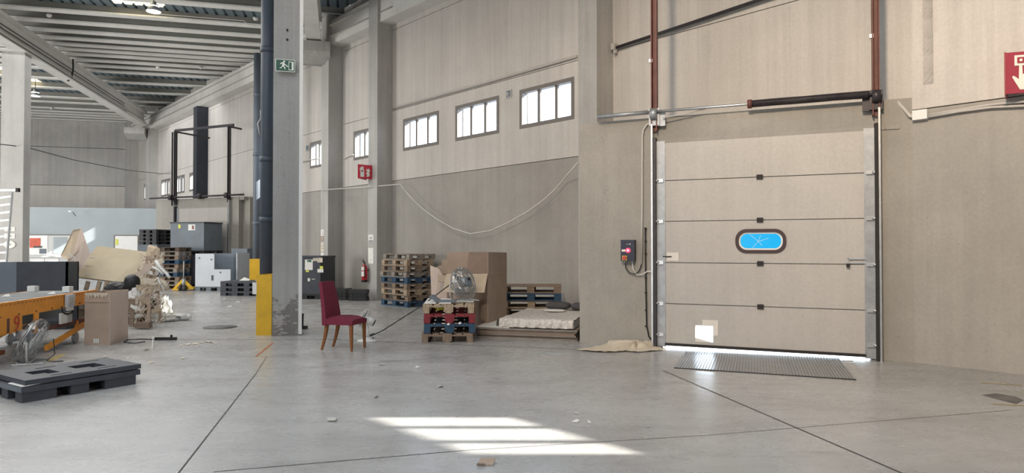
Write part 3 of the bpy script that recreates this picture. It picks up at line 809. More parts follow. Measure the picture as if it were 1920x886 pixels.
e = MB().tube(dpts([(1224, 230), (1214, 233), (1207, 243), (1205, 255), (1204, 400), (1203, 493)]), .016).build('conduit', 'conduit_grey'); tag(e, 'pale vertical conduit dropping between control box and door track', 'conduit')
e = MB().tube(dpts([(1172.5, 492), (1173, 502), (1180, 511), (1190, 514), (1198, 508), (1203, 495)], .05), .009, 6).build('control_cable', 'cable_black'); tag(e, 'short black cable looping from control box up to the conduit', 'cable')
e = MB().tube(dpts([(1186, 492), (1187, 505), (1194, 515), (1205, 514), (1214, 508), (1222, 509), (1227, 516), (1228, 640)], .05), .010, 6).build('control_cable', 'cable_white'); tag(e, 'pale cable looping from control box towards the door track', 'cable')
e = empty('black_hose', DM @ Vector((dock_pt(1211, 640, .03)[0], .03, 0)))
Lh = e.location.copy()
MB().tube([p-Lh for p in dpts([(1210, 426), (1210, 480), (1211, 560), (1212, 610), (1216, 630), (1226, 642), (1236, 648)])], .012, 6).build('hose', 'cable_black', e)
for v in (428, 452, 475, 520, 548, 581, 611): 
    q_ = dpts([(1210.5, v)])[0]-Lh; MB().cone(q_-Vector((0, 0, .008)), q_+Vector((0, 0, .008)), .019, seg=8).build('clip', 'rubber', e)
tag(e, 'thin black hose clipped down the concrete beside the door track', 'hose')
# posters and extinguisher on the column nearest the window bay
def col_sheet(u, v, wd, ht, mat, label, name='notice', detail=None):
    p, t, z = on_wall(u, v, .5); e = empty(name, (p.x, p.y, z), RZW)
    MB().box(-wd/2, wd/2, .001, .006, -ht/2, ht/2).build('sheet', mat, e)
    if detail:
        for (x, zz, a, c, m_) in detail: MB().box(x-a/2, x+a/2, .006, .008, zz-c/2, zz+c/2).build('print', m_, e)
    return tag(e, label, 'notice')
col_sheet(695.5, 446, .28, .20, 'white_paper', 'white printed notice at the top of the extinguisher column', detail=[(0, .0, .16, .07, 'conduit_grey'), (0, -.08, .22, .03, 'slate_plastic')])
col_sheet(695.5, 479, .28, .45, 'white_paper', 'tall white paper sheet above the fire extinguisher', detail=[(.0, -.12, .04, .04, 'conduit_grey')])
for k, (v, h_, m_, lb) in enumerate(((436, .20, 'white_paper', 'topmost white sticker'), (447, .16, 'cardboard', 'brown sticker'), (463, .30, 'torn_paper', 'crumpled pale flyer'), (481, .26, 'white_paper', 'lowest torn white flyer'))):
    col_sheet(604.5, v, .20, h_, m_, '%s on the corbelled column above the dark bin' % lb, 'flyer', detail=[(.03*(k % 2)-.02, .02, .07, .05, 'conduit_grey'), (-.02, -.05, .10, .02, 'slate_plastic')])
p, t, z = on_wall(690, 510, .5)
e = empty('fire_extinguisher', W(t, .5+.11, z-.28), RZW)
MB().lathe([(.0, 0), (.07, .0), (.085, .02), (.085, .40), (.07, .46), (.03, .50), (.025, .53)]).build('cylinder', 'extinguisher_red', e)
MB().lathe([(.087, .0), (.089, .03), (.089, .06), (.087, .065)]).build('base_ring', 'rubber', e)
b = MB(); b.cone((0, 0, .52), (0, 0, .57), .022, seg=8).bar((-.01, 0, .57), (.06, .03, .64), .025, .02).bar((-.01, 0, .56), (.08, .03, .58), .02, .015); b.build('valve', 'rubber', e)
MB().tube([(-.03, .02, .54), (-.10, .05, .50), (-.11, .06, .3), (-.09, .05, .12)], .012, 6).build('hose', 'cable_black', e)
b = MB()
for z_, h_ in ((.34, .10), (.17, .14)):
    pts = [(.088*math.cos(a), .088*math.sin(a)) for a in [math.radians(x) for x in range(60, 151, 15)]]
    for (x0, y0), (x1, y1) in zip(pts[:-1], pts[1:]):
        b.bm.faces.new([b.bm.verts.new(q_) for q_ in ((x0, y0, z_), (x1, y1, z_), (x1, y1, z_+h_), (x0, y0, z_+h_))])
b.build('label_band', 'white_paper', e)
MB().box(-.05, .05, -.11, -.06, .32, .36).build('wall_bracket', 'dark_steel', e)
tag(e, 'red fire extinguisher hanging on the column below the white sheets', 'fire extinguisher')

# high-bay lamps
def lamp(loc, label, sc=1):
    e = empty('high_bay_lamp', loc)
    MB().lathe([(.0, .30), (.06, .30), (.08, .22), (.13, .20), (.15, .10), (.21, .0), (.20, .0), (.14, .09), (.0, .10)], Matrix.Scale(sc, 4)).build('reflector', 'galvanised', e)
    MB().lathe([(.0, .012), (.19, .012), (.19, .0), (.0, -.03)], Matrix.Scale(sc, 4)).build('lamp_lens', 'lamp_glow', e)
    MB().lathe([(.135, .12), (.142, .12), (.142, .16), (.135, .16)], Matrix.Scale(sc, 4)).build('glow_ring', 'lamp_glow', e)
    MB().tube([(0, 0, .28*sc), (0, 0, 8.98-loc[2])], .012, 6).build('hanger', 'cable_black', e)
    return tag(e, label, 'lamp')
lamp(P3(288, 22, 19.4), 'glowing round high-bay lamp near the cream roof light')
lamp(P3(66, 180, 29.6), 'glowing round high-bay lamp seen beside the left column')
# small round detectors under the purlins with conduits
for (u, v, Y), lb in zip(((92, 21, 21.2), (479, 50, 21.5), (376, 126, 27.4), (296, 125, 27.4), (96, 204, 35.5), (256, 193, 34.5)), ('at the upper left above the left girder', 'at the end of the conduit beside the blue downpipe', 'near the wall girder in the middle of the roof', 'left of the one near the wall girder', 'beyond the left column near the far wall', 'in the narrow bay between the two meeting girders')):
    p = P3(u, v, Y); e = MB().lathe([(.0, -.07), (.05, -.06), (.08, -.02), (.08, .03), (.0, .03)]).build('smoke_detector', 'white_plastic'); e.location = (p.x, p.y, 8.91)
    tag(e, 'small white round detector '+lb, 'detector', 'smoke detectors under the purlins')
e = MB().tube([P3(0, 5, 21.8), P3(64, 9, 21.7), P3(68, 17, 21.6), P3(106, 20, 21.4), P3(109, 13, 21.5), P3(240, 22, 21.6), P3(458, 39, 21.4), P3(465, 46, 21.2), P3(480, 48, 21.1)], .012, 5).build('conduit', 'cable_white')
tag(e, 'thin white conduit along the purlin past the high-bay lamp', 'conduit')
# ================================================================ THINGS ON THE FLOOR
RX = lambda a: Matrix.Rotation(a, 4, 'X')
RY = lambda a: Matrix.Rotation(a, 4, 'Y')
RZ = lambda a: Matrix.Rotation(a, 4, 'Z')
T = lambda *a: Matrix.Translation(Vector(a))
# ---- red chair
p = G(634, 654); p = Vector((-2.47, 9.88, 0))
ch = empty('dining_chair', p, math.radians(-14))
HD = .22                                              # local +x is forward
b = MB()
bm = b.bm
def loft(b, secs):
    rings = [[b.bm.verts.new(q) for q in s] for s in secs]
    n = len(rings[0])
    for A, B in zip(rings[:-1], rings[1:]):
        for i in range(n): b.bm.faces.new((A[i], A[(i+1) % n], B[(i+1) % n], B[i]))
    b.bm.faces.new(rings[0][::-1]); b.bm.faces.new(rings[-1]); return b
secs = []
for k in range(11):
    f = k/10; z = .36+.63*f; xc = -.215-.02*math.sin(f*math.pi*.5)-.075*f*f; wd = .225-.05*f**1.6; th = .035-.012*f
    ax = .0
    secs.append([(xc-th, -wd, z), (xc+th, -wd, z), (xc+th+.004, 0, z), (xc+th, wd, z), (xc-th, wd, z), (xc-th-.004, 0, z)])
loft(b, secs); b.build('backrest', 'chair_fabric', ch, bevel=.010, seg=2)
b = MB(); secs = []
for (x, wd, zt) in ((-.225, .215, .47), (-.12, .222, .485), (.02, .23, .49), (.15, .235, .478), (.235, .235, .455)):
    secs.append([(x, -wd, .375), (x, wd, .375), (x, wd, zt-.025), (x, wd*.6, zt), (x, -wd*.6, zt), (x, -wd, zt-.025)])
loft(b, secs); b.build('seat', 'chair_fabric', ch, bevel=.012, seg=2)
def leg(x0, y0, x1, y1, zt=.385, curve=0):
    b = MB(); secs = []
    for k in range(7):
        f = k/6; h = .024-.010*f; x = x0+(x1-x0)*f**(1+curve); y = y0+(y1-y0)*f; z = zt*(1-f)
        secs.append([(x-h, y-h, z), (x+h, y-h, z), (x+h, y+h, z), (x-h, y+h, z)])
    return loft(b, secs).build('leg', 'wood_leg', ch, bevel=.003)
for s in (-1, 1):
    leg(.205, s*.205, .215, s*.205); leg(-.20, s*.17, -.285, s*.165, curve=.5)
MB().box(-.05, .02, .12, .2, .33, .376).build('torn_lining', 'cardboard_dark', ch)
tag(ch, 'burgundy high-backed dining chair with brown wooden legs standing alone on the floor', 'chair')
# ---- pedestal fan behind the chair
e = empty('pedestal_fan', G(686, 641)+Vector((0, .1, 0)), math.radians(10))
MB().lathe([(.0, 0), (.16, 0), (.155, .018), (.05, .04), (.035, .06), (.0, .06)]).build('base', 'white_plastic', e, bevel=.0)
MB().cone((0, 0, .05), (.0, 0, .28), .03, .018).build('pole', 'white_plastic', e)
hd = Vector((-.045, -.02, .37)); ax = Vector((-.62, .1, .30)).normalized()
Mh = T(*hd) @ ax.to_track_quat('Z', 'Y').to_matrix().to_4x4()
b = MB()
for r, z in ((.17, 0), (.15, .035), (.11, .055), (.06, .065), (.15, -.03), (.10, -.04)):
    b.tube([Mh @ Vector((r*math.cos(a), r*math.sin(a), z)) for a in [i*math.pi/12 for i in range(24)]], .003, 5, True)
for k in range(24):
    a = k*math.pi/12; b.tube([Mh @ Vector((r*math.cos(a), r*math.sin(a), z)) for r, z in ((.03, .068), (.11, .055), (.17, 0), (.10, -.04))], .0022, 4)
b.build('guard', 'white_plastic', e)
b = MB()
for k in range(4):
    a = k*math.pi/2+.3
    b.prism([Mh @ Vector((r*math.cos(a+t), r*math.sin(a+t), .01+t*.03)) for r, t in ((.02, -.3), (.14, -.35), (.15, .2), (.12, .5), (.02, .5))], Mh.to_3x3() @ Vector((0, 0, .004)))
b.build('blades', 'dark_grey_plastic', e)
MB().cone(Mh @ Vector((0, 0, -.02)), Mh @ Vector((0, 0, -.17)), .05, .065, 16).build('motor_housing', 'white_plastic', e, bevel=.006)
MB().cone(Mh @ Vector((0, 0, -.171)), Mh @ Vector((0, 0, -.178)), .05, .05, 16).build('vent', 'rubber', e)
tag(e, 'small white pedestal fan with tilted head behind the burgundy chair', 'fan')
P = [Vector((*G(700, 636).xy, .02)), G(697, 632)+Vector((0, 0, .03)), P3(716, 620, 10.9), P3(790, 573, 10.95), P3(856, 524, 11.05)]
P[2].z = max(P[2].z, .05)
c = MB().tube(P, .009, 6).cone(P[1]+Vector((-.03, 0, -.0)), P[1]+Vector((.05, .0, .03)), .02, .016, 8).build('power_cord', 'cable_black'); cord1 = c
# ---- pallets
PROTO = {}
def pallet(mat, loc, rz, label, group=None, detail=True, mats=None):
    """euro pallet, local x along 1.2 m, y along .8 m, origin at the centre of its underside"""
    key = (mat, detail)
    if key in PROTO:
        e = copy_tree(PROTO[key]); e.location = loc; e.rotation_euler = (0, 0, rz)
    else:
        e = empty('wooden_pallet', loc, rz); m2 = mats or mat
        bp = {}
        def piece(name, dims, at):
            k = (name, dims)
            if k not in bp:
                o = MB().cb((0, 0, 0), dims).build(name, mat, e, bevel=.003); bp[k] = o.data
            else:
                o = bpy.data.objects.new(name, bp[k]); C.objects.link(o); o.parent = e
            o.location = at; return o
        for y in (-.3525, 0, .3525): piece('bottom_board', (1.2, .10, .022), (0, y, .011))
        for x in (-.5275, 0, .5275):
            for y in (-.3525, 0, .3525): piece('block', (.145, .10 if y else .145, .078), (x, y, .061))
            piece('cross_board', (.145, .80, .022), (x, 0, .111))
        for y, wd in ((-.33, .145), (-.18, .10), (0, .145), (.18, .10), (.33, .145)): piece('top_board', (1.2, wd, .022), (0, y, .133))
        PROTO[key] = e
    tag(e, label, 'pallet', group)
    return e
WORDS = ['lowest', 'second from the bottom', 'third from the bottom', 'fourth from the bottom', 'fifth from the bottom', 'sixth from the bottom', 'seventh from the bottom', 'eighth from the bottom', 'ninth from the bottom', 'tenth from the bottom']
CN = {'wood_pale': 'pale', 'wood_brown': 'brown', 'wood_grey': 'weathered grey', 'wood_blue': 'blue', 'wood_red': 'red', 'wood_dark': 'dark'}
def stack(cx, cy, rz, mats, where, jit=.02, h=.1455, z0=0):
    for i, m_ in enumerate(mats):
        top = 'topmost' if i == len(mats)-1 else WORDS[i]
        pallet(m_, (cx+R.uniform(-jit, jit), cy+R.uniform(-jit, jit), z0+i*h), rz+R.uniform(-.02, .02),
               '%s wooden pallet, %s in the %s' % (CN[m_], top, where), 'pallets in the '+where)
    return z0+len(mats)*h
# near stack: short side faces the camera
p = G(843, 641.5); rzn = math.radians(4)
cc = p+Vector((-math.sin(rzn)*.6, math.cos(rzn)*.6, 0)); NS = cc
ztop = stack(cc.x, cc.y, rzn+math.pi/2, ['wood_brown', 'wood_blue', 'wood_red', 'wood_pale'], 'four-pallet stack under the silver fan', .025, .152)
def loc_near(x, y, z): return NS+Vector((math.cos(rzn)*x-math.sin(rzn)*y, math.sin(rzn)*x+math.cos(rzn)*y, z))
for k, (x0, x1, y0, y1, lb) in enumerate(((-.40, -.22, -.56, .45, 'left white board strip lying on the top pallet under the fan'), (-.17, .02, -.56, .40, 'middle white board strip lying on the top pallet under the fan'), (.10, .38, -.30, .3, 'right pale board strip lying on the top pallet behind the fan foot'))):
    o = MB().box(x0, x1, y0, y1, 0, .012).build('board_strip', 'white_paper', bevel=.003); o.location = loc_near(0, 0, ztop-.002); o.rotation_euler = (0, 0, rzn); tag(o, lb, 'board')
# stuffing inside the top pallet
b = MB()
for k in range(14):
    a = R.uniform(0, 3); c_ = Vector((R.uniform(-.23, -.1), R.uniform(-.55, -.42), R.uniform(.02, .07)))
    b.prism([c_, c_+Vector((.06*math.cos(a), .02, .03*math.sin(a))), c_+Vector((.03, .03, .04))], (.003, .003, .002))
o = b.build('crumpled_film', 'yellow_green'); o.location = loc_near(0, 0, ztop-.15); o.rotation_euler = (0, 0, rzn); o['kind'] = 'stuff'; tag(o, 'crumpled yellow wrapping stuffed into the top pallet of the near stack', 'wrapping')
for k, (x, y, z) in enumerate(((-.05, -.64, -.315), (.13, -.64, -.30))):
    b = MB(); q = [Vector((0, 0, 0)), Vector((.04, -.01, .025)), Vector((.06, 0, 0)), Vector((.03, -.015, -.02))]
    b.prism(q, (0, .006, 0)); o = b.build('tape_scrap', 'white_paper'); o.location = loc_near(x, y, ztop+z); tag(o, '%s white tape scrap stuck on the front of the red and blue pallets' % ('left' if k == 0 else 'right'), 'tape')
# ---- silver drum fan in plastic wrap
def silver_fan(name, loc, rz, tilt, label, flip=1, r=.235):
    e = empty(name, loc, rz)
    # U stand: two feet and arms
    b = MB(); 
    for s in (-1, 1): b.bar((s*.20, -.17, .012), (s*.20, .17, .012), .03, .024)
    b.bar((-.20, 0, .03), (.20, 0, .03), .04, .02); b.build('stand', 'steel', e, bevel=.004)
    b = MB(); hz = .30
    for s in (-1, 1): b.tube([(s*.19, 0, .02), (s*.25, 0, .10), (s*.265, 0, .22), (s*.25, 0, hz)], .012, 8)
    b.build('yoke', 'conduit_grey', e)
    Mh = T(0, 0, hz) @ RX(tilt)
    b = MB()
    rr = [(r*.35, -.09), (r*.6, -.085), (r*.82, -.075), (r, -.05), (r, .05), (r*.82, .075), (r*.6, .085), (r*.35, .09)]
    for q_, z in rr: b.tube([Mh @ Vector((q_*math.cos(a), z, q_*math.sin(a))) for a in [i*math.pi/14 for i in range(28)]], .006, 5, True)
    for k in range(28):
        a = k*math.pi/14
        for s in (-1, 1): b.tube([Mh @ Vector((q_*math.cos(a), z*s, q_*math.sin(a))) for q_, z in ((.05, .092), (r*.6, .085), (r, .05))], .0028, 4)
    b.build('guard', 'steel', e)
    b = MB()
    for k in range(3):
        a0 = k*2*math.pi/3
        b.prism([Mh @ Vector((q_*math.cos(a0+t), .02-t*.05, q_*math.sin(a0+t))) for q_, t in ((.05, -.3), (r*.85, -.45), (r*.9, .2), (r*.7, .6), (.05, .5))], Mh.to_3x3() @ Vector((0, .004, 0)))
    b.build('blades', 'galvanised', e)
    MB().cone(Mh @ Vector((0, -.15*flip, 0)), Mh @ Vector((0, .0, 0)), .075, .085, 18).build('motor', 'galvanised', e, bevel=.006)
    b = MB(); b.cb((0, -.16*flip, -.02), (.10, .03, .14), Mh); b.build('switch_box', 'slate_plastic', e, bevel=.006)
    b = MB()
    b.cone(Mh @ Vector((0, -.17*flip, .02)), Mh @ Vector((0, -.19*flip, .02)), .025, seg=12)
    b.build('dial', 'rubber', e)
    # loose wrinkled film bag over the head
    b = MB(); rings = []
    NA, NZ = 26, 14
    for i in range(NZ+1):
        f = i/NZ; row = []
        for k in range(NA):
            a = 2*math.pi*k/NA
            ph = f*math.pi
            q_ = Vector(((r+.02)*math.sin(ph)**.8*math.cos(a), .145*math.sin(ph)**.7*math.sin(a)*1.0, (r+.03)*math.cos(ph)*(1.12 if f > .5 else 1)))
            q_ *= 1+R.uniform(-.10, .05)+.04*math.sin(a*7+f*9)
            row.append(b.bm.verts.new(Mh @ q_))
        rings.append(row)
    for i in range(NZ):
        for k in range(NA): b.bm.faces.new((rings[i][k], rings[i][(k+1) % NA], rings[i+1][(k+1) % NA], rings[i+1][k]))
    b.build('plastic_film', 'plastic_wrap', e)
    return tag(e, label, 'fan')
sf_ = silver_fan('drum_fan', loc_near(.20, -.25, ztop+.012), math.radians(42), math.radians(-16), 'silver drum fan in clear film standing on the near pallet stack', r=.215)
cord1.parent = sf_; cord1.matrix_parent_inverse = (T(*sf_.location) @ RZ(sf_.rotation_euler.z)).inverted()
e = MB().box(-.32, .0, -.05, .05, 0, .035).prism([(-.32, -.05, .0), (-.44, -.06, .09), (-.44, .06, .09), (-.32, .05, .0)], (.06, 0, .03)).build('fan_foot_board', 'slate_plastic', bevel=.006)
e.location = loc_near(.10, -.42, ztop+.012); e.rotation_euler = (0, 0, rzn-.15); tag(e, 'blue-grey metal foot lying beside the silver fan on the pallets', 'metal foot')
# the other wrapped fan, lower left
fl2 = silver_fan('drum_fan', G(60, 679), math.radians(-65), math.radians(-28), 'film-wrapped silver drum fan on the floor behind the black plastic pallet', r=.25)
fl2.location = G(58, 680)
c = MB().tube([fl2.location+Vector((.22, .1, .30)), fl2.location+Vector((.24, .1, .1)), fl2.location+Vector((.16, .06, .02)), fl2.location+Vector((.30, .02, .015)), fl2.location+Vector((.38, .06, .015))], .007, 6).build('power_cord', 'cable_black', fl2); c.matrix_parent_inverse = (T(*fl2.location) @ RZ(fl2.rotation_euler.z)).inverted()
# ---- nine pallets against the wall
cx = V2(-2.6, 16.6)+DW*.6-NW*.4
stack(cx.x, cx.y, RZW, ['wood_blue', 'wood_brown', 'wood_pale', 'wood_brown', 'wood_blue', 'wood_grey', 'wood_brown', 'wood_pale', 'wood_grey'], 'tall stack beside extinguisher column', .045, .148)
# pallets behind the cardboard box, partly hidden
p = P3(955, 600, 13.6); q0 = Vector((-.02, 13.75, 0))
stack(.42, 13.55, math.radians(-4), ['wood_grey', 'wood_brown', 'wood_pale', 'wood_blue', 'wood_brown'], 'low stack behind the mattress', .03, .148)
# ---- big cardboard box (tall, open flaps)
Yb = 12.1
e = empty('cardboard_box', Vector((P3(880, 600, Yb).x, Yb, 0)), 0)
X = lambda u, Y=Yb: (u-960)/F*Y - e.location.x
Z = lambda v, Y=Yb: P3(960, v, Y).z
def pan(pts, th, name, mat, par=None, off=Vector((0, 0, 0))):
    """card panel through world points given as (u, v, Y)"""
    q = [P3(*p)-e.location-off for p in pts]; n = (q[1]-q[0]).cross(q[2]-q[0]).normalized()*th
    return MB().prism(q, n).build(name, mat, par or e)
zb_ = lambda u, Y: (u, 443+F*math.tan(math.atan(CAMH/Y)-0)+20, Y)
def base_v(Y): return 463+1875/Y
pan([(850, base_v(12.3), 12.3), (914.5, base_v(11.55), 11.55), (914.5, 545, 11.55), (914.5, 512, 11.55), (850, 514, 12.3)], .008, 'front_panel', 'cardboard')
pan([(914.5, base_v(11.55), 11.55), (949.5, base_v(12.6), 12.6), (949.5, 473, 12.6), (914.5, 472, 11.55)][:4], .008, 'side_panel', 'cardboard')
pan([(838, 473, 12.7), (880, 472, 12.7), (914, 512, 12.7), (838, 514, 12.7)], .008, 'rear_flap', 'cardboard')
pan([(838, 514, 12.7), (914, 512, 12.7), (914, base_v(12.7), 12.7), (838, base_v(12.7), 12.7)], .008, 'rear_panel', 'cardboard_dark')
pan([(879, 472, 12.4), (914, 472, 11.65), (914, 512, 11.65), (874, 512, 12.4)], .008, 'inner_flap', 'cardboard_dark')
pan([(837, 513, 12.0), (914, 513, 11.5), (908, 548, 11.2), (829, 547, 11.5)], .008, 'front_flap', 'cardboard_light')
pan([(914.5, 512, 11.53), (949.5, 510.5, 12.58), (949.5, 509.5, 12.58), (914.5, 511, 11.53)], .006, 'side_crease', 'cardboard_light')
tag(e, 'tall brown cardboard box with open flaps behind the near pallet stack', 'cardboard box')
e = empty('cardboard_box', Vector((P3(830, 600, 13).x, 13, 0)), 0)
pan([(812, base_v(13.2), 13.2), (846, base_v(12.9), 12.9), (846, 540, 12.9), (823, 503, 13.0), (807, 497, 13.2)], .01, 'left_panel', 'cardboard_pink')
pan([(828, 487, 13.6), (842, 485, 13.6), (842, 560, 13.6), (828, 560, 13.6)], .01, 'rear_panel', 'cardboard')
pan([(820, 515, 12.8), (836, 516, 12.8), (834, 528, 12.7), (821, 527, 12.7)], .01, 'flap', 'cardboard_light')
pan([(818, 500, 13.1), (829, 496, 13.3), (838, 512, 13.1), (822, 513, 13.0)], .01, 'torn_flap', 'cardboard')
tag(e, 'torn cardboard box opened out between the tall pallet stack and the tall box', 'cardboard box')
# ---- mattress on a pile of flat boards
EXd = Vector((-.9162, .4007, 0))
bY = 11.55
pts = [G(889, 632.5), G(1083, 640)]
ang = math.atan2((pts[1]-pts[0]).y, (pts[1]-pts[0]).x)
# flat boards: each board a thing
for i in range(6):
    bl = (pts[1]-pts[0]).length-.04
    o = MB().box(0, bl, 0, 2.05, 0, .028).build('flat_board', ['wood_grey', 'wood_dark', 'wood_grey', 'cardboard_dark', 'wood_grey', 'wood_grey'][i], bevel=.003)
    o.location = Vector((pts[0].x+R.uniform(-.02, .05), pts[0].y+R.uniform(0, .04), i*.029)); o.rotation_euler = (0, 0, ang+R.uniform(-.004, .004))
    tag(o, '%s flat board in the pile under the mattress' % (['lowest', 'second from the bottom', 'third from the bottom', 'fourth from the bottom', 'fifth from the bottom', 'topmost'][i]), 'board', 'flat boards under the mattress')
Mb = T(pts[0].x, pts[0].y, .176) @ RZ(ang)
# white triangle sheet on the boards beside the mattress
o = MB().prism([(.02, .02, 0), (.60, .02, 0), (.60, 1.9, 0), (.02, 1.9, 0)], (0, 0, .012)).build('white_board', 'white_paper'); o.matrix_world = Mb; tag(o, 'white board corner showing on the pile left of the mattress', 'board')
# mattress with sheet
mx0, mx1, my0, my1, mh = .42, 1.66, .07, 1.98, .15
e = empty('mattress', Mb @ Vector((mx0, my0, 0)), ang); Lx, Ly = mx1-mx0, my1-my0
MB().box(.02, Lx, .03, Ly, 0.012, mh-.02).build('core', 'bed_top', e, bevel=.05, seg=3)
b = MB(); NXg, NYg = 60, 34; grid = []
for j in range(NYg+1):
    row = []
    for i in range(NXg+1):
        fx, fy = i/NXg, j/NYg
        x = fx*Lx; y = fy*Ly-.05
        z = mh+.004*math.sin(x*9+y*5)+.004*math.sin(x*21-y*13)
        row.append(b.bm.verts.new((x, y+.05, z)))
    grid.append(row)
# front drop
drops = []
for d in range(1, 9):
    row = []
    for i in range(NXg+1):
        fx = i/NXg; x = fx*Lx; hem = .16+.10*math.exp(-((fx-.16)/.12)**2)-.015*math.sin(fx*17)
        zz = mh-.0-hem*d/8; yy = -.012-.035*math.sin(min(1, d/3)*1.5)+.018*math.sin(x*34+d*.5)*d/8+.010*math.sin(x*71)
        row.append(b.bm.verts.new((x, yy, max(zz, .016 if x > .05 else .016))))
    drops.append(row)
def strip(A, B):
    for i in range(len(A)-1): f = b.bm.faces.new((A[i], A[i+1], B[i+1], B[i])); f.smooth = True
for A, B in zip(grid[:-1], grid[1:]): strip(A, B)
prev = grid[0]
for rowd in drops: strip(prev, rowd); prev = rowd
prev = [r_[0] for r_ in grid]
for d in range(1, 7):
    row = []
    for j in range(NYg+1):
        y = j/NYg*Ly; row.append(b.bm.verts.new((-.02-.04*math.sin(min(1, d/3)*1.5)+.015*math.sin(y*30)*d/6, y, mh-.17*d/6)))
    strip(prev, row); prev = row
o = b.build('bed_sheet', 'bed_sheet', e)
tag(e, 'mattress under a crumpled patterned white sheet lying on flat boards', 'mattress')
def pillow(loc, rz, sx, sy, sz, mat, label, tilt=0):
    b = MB(); NU, NV = 20, 12; rows = []
    for i in range(NV+1):
        ph = math.pi*i/NV; row = []
        for k in range(NU):
            a = 2*math.pi*k/NU; ex = .55
            cx_, sx_ = math.cos(a), math.sin(a)
            x = sx*math.copysign(abs(cx_)**ex, cx_)*math.sin(ph)**.55; y = sy*math.copysign(abs(sx_)**ex, sx_)*math.sin(ph)**.55
            row.append(b.bm.verts.new((x, y, sz*math.cos(ph)*(1-.25*(cx_*sx_)**2*2)+sz)))
        rows.append(row)
    for A, B in zip(rows[:-1], rows[1:]):
        for k in range(NU): f = b.bm.faces.new((A[k], A[(k+1) % NU], B[(k+1) % NU], B[k])); f.smooth = True
    bmesh.ops.remove_doubles(b.bm, verts=b.bm.verts, dist=1e-5)
    o = b.build('pillow', mat); o.location = loc; o.rotation_euler = (tilt, 0, rz); return tag(o, label, 'pillow')
Zt = .176+mh+.006
q = P3(1047, 575, 12.55); pillow((q.x, 12.55, Zt), ang, .235, .17, .075, 'pillow_grey', 'dark grey pillow lying whole on the far side of the mattress')
q = P3(1086, 575, 12.35); pillow((q.x+.08, 12.42, Zt), ang, .23, .17, .07, 'pillow_grey', 'dark grey pillow half hidden behind the concrete corner')
q = P3(1040, 584, 12.2); o = pillow((q.x, 12.12, Zt), ang, .20, .11, .022, 'bed_top', 'folded white cloth in front of the dark grey pillow'); o.name = 'folded_cloth'; o['category'] = 'cloth'
# ---- dust cloth on the floor before the dock corner
b = MB(); outl = [(1081, 657), (1118, 660), (1150, 661), (1172, 659), (1196, 661), (1243, 657), (1238, 652), (1222, 651.5), (1206, 650.5), (1186, 649.5), (1150, 648), (1118, 650)]
ctr = G(1195, 654); ctr.z = .09
bo = [G(*q) for q in outl]
rg = []
N2 = 48
def lerp_loop(f):
    s = f*len(bo); i = int(s) % len(bo); return bo[i].lerp(bo[(i+1) % len(bo)], s-int(s))
for j in range(9):
    k = j/8; row = []
    for i in range(N2):
        p = lerp_loop(i/N2).lerp(ctr, k); p.z = .010+(.10*k**.6*(.6+.4*math.sin(i*.9+j*.6)) if 24 < i < 44 or k > .5 else .05*k*abs(math.sin(i*.8)))+(.07 if 26 < i < 42 else 0)*(1-k)+R.uniform(0, .014)
        row.append(b.bm.verts.new(p-ctr.xy.to_3d()))
    rg.append(row)
for A, B in zip(rg[:-1], rg[1:]):
    for i in range(N2): f = b.bm.faces.new((A[i], A[(i+1) % N2], B[(i+1) % N2], B[i])); f.smooth = True
o = b.build('dust_cloth', 'dust_cloth'); o.location = ctr.xy.to_3d(); tag(o, 'crumpled beige cloth spread on the floor at the foot of the dock corner', 'cloth')
# ---- dark grey bulk bin with papers behind the pillar
def plastic_pallet(par, L, Wd, h, mat, feet=3, deck=.05):
    b = MB(); b.box(-L/2, L/2, -Wd/2, Wd/2, h-deck, h); b.build('deck', mat, par, bevel=.01)
    for ix in range(feet):
        for iy in range(3):
            x = -L/2+.09+ix*(L-.18)/(feet-1); y = -Wd/2+.07+iy*(Wd-.14)/2
            MB().box(x-.09, x+.09, y-.07, y+.07, 0, h-deck).build('foot', mat, par, bevel=.008)
def bin_(name, loc, rz, L, Wd, h, mat, lid=None, base='black_plastic', label='', group=None, openw=None):
    e = empty(name, loc, rz); plastic_pallet(e, L, Wd, .15, base)
    t = .02
    b = MB(); b.box(-L/2+.02, L/2-.02, -Wd/2+.02, -Wd/2+.02+t, .15, h).box(-L/2+.02, L/2-.02, Wd/2-.02-t, Wd/2-.02, .15, h)
    b.box(-L/2+.02, -L/2+.02+t, -Wd/2+.04, Wd/2-.04, .15, h).box(L/2-.02-t, L/2-.02, -Wd/2+.04, Wd/2-.04, .15, h)
    b.build('sleeve', mat, e)
    if lid: MB().box(-L/2, L/2, -Wd/2, Wd/2, h, h+.045).build('lid', lid, e, bevel=.01)
    return tag(e, label, 'container', group)
Yq = 19.3; xq = P3(585, 520, Yq).x
e = bin_('bulk_bin', (xq-.15, Yq+.55, 0), math.radians(-8), 1.0, 1.1, 1.20, 'dark_grey_plastic', 'dark_grey_plastic', label='dark grey bulk bin plastered with papers behind the pillar')
def bin_print(e, items, yface):
    for (u, v, w_, h_, m_, nm) in items:
        q = P3(u, v, e.location.y-.55); M = e.matrix_basis.copy().inverted() @ q
        MB().box(M.x-w_/2, M.x+w_/2, yface-.006, yface, M.z-h_/2, M.z+h_/2).build(nm, m_, e)
C.update_tag() if hasattr(C, 'update_tag') else None
e_m = T(*e.location) @ RZ(e.rotation_euler.z)
def face_print(e, Yf, yface, items):
    Mi = (T(*e.location) @ RZ(e.rotation_euler.z)).inverted()
    for (u, v, w_, h_, m_, nm) in items:
        q = Mi @ P3(u, v, Yf)
        MB().box(q.x-w_/2, q.x+w_/2, yface-.006, yface-.001, q.z-h_/2, q.z+h_/2).build(nm, m_, e)
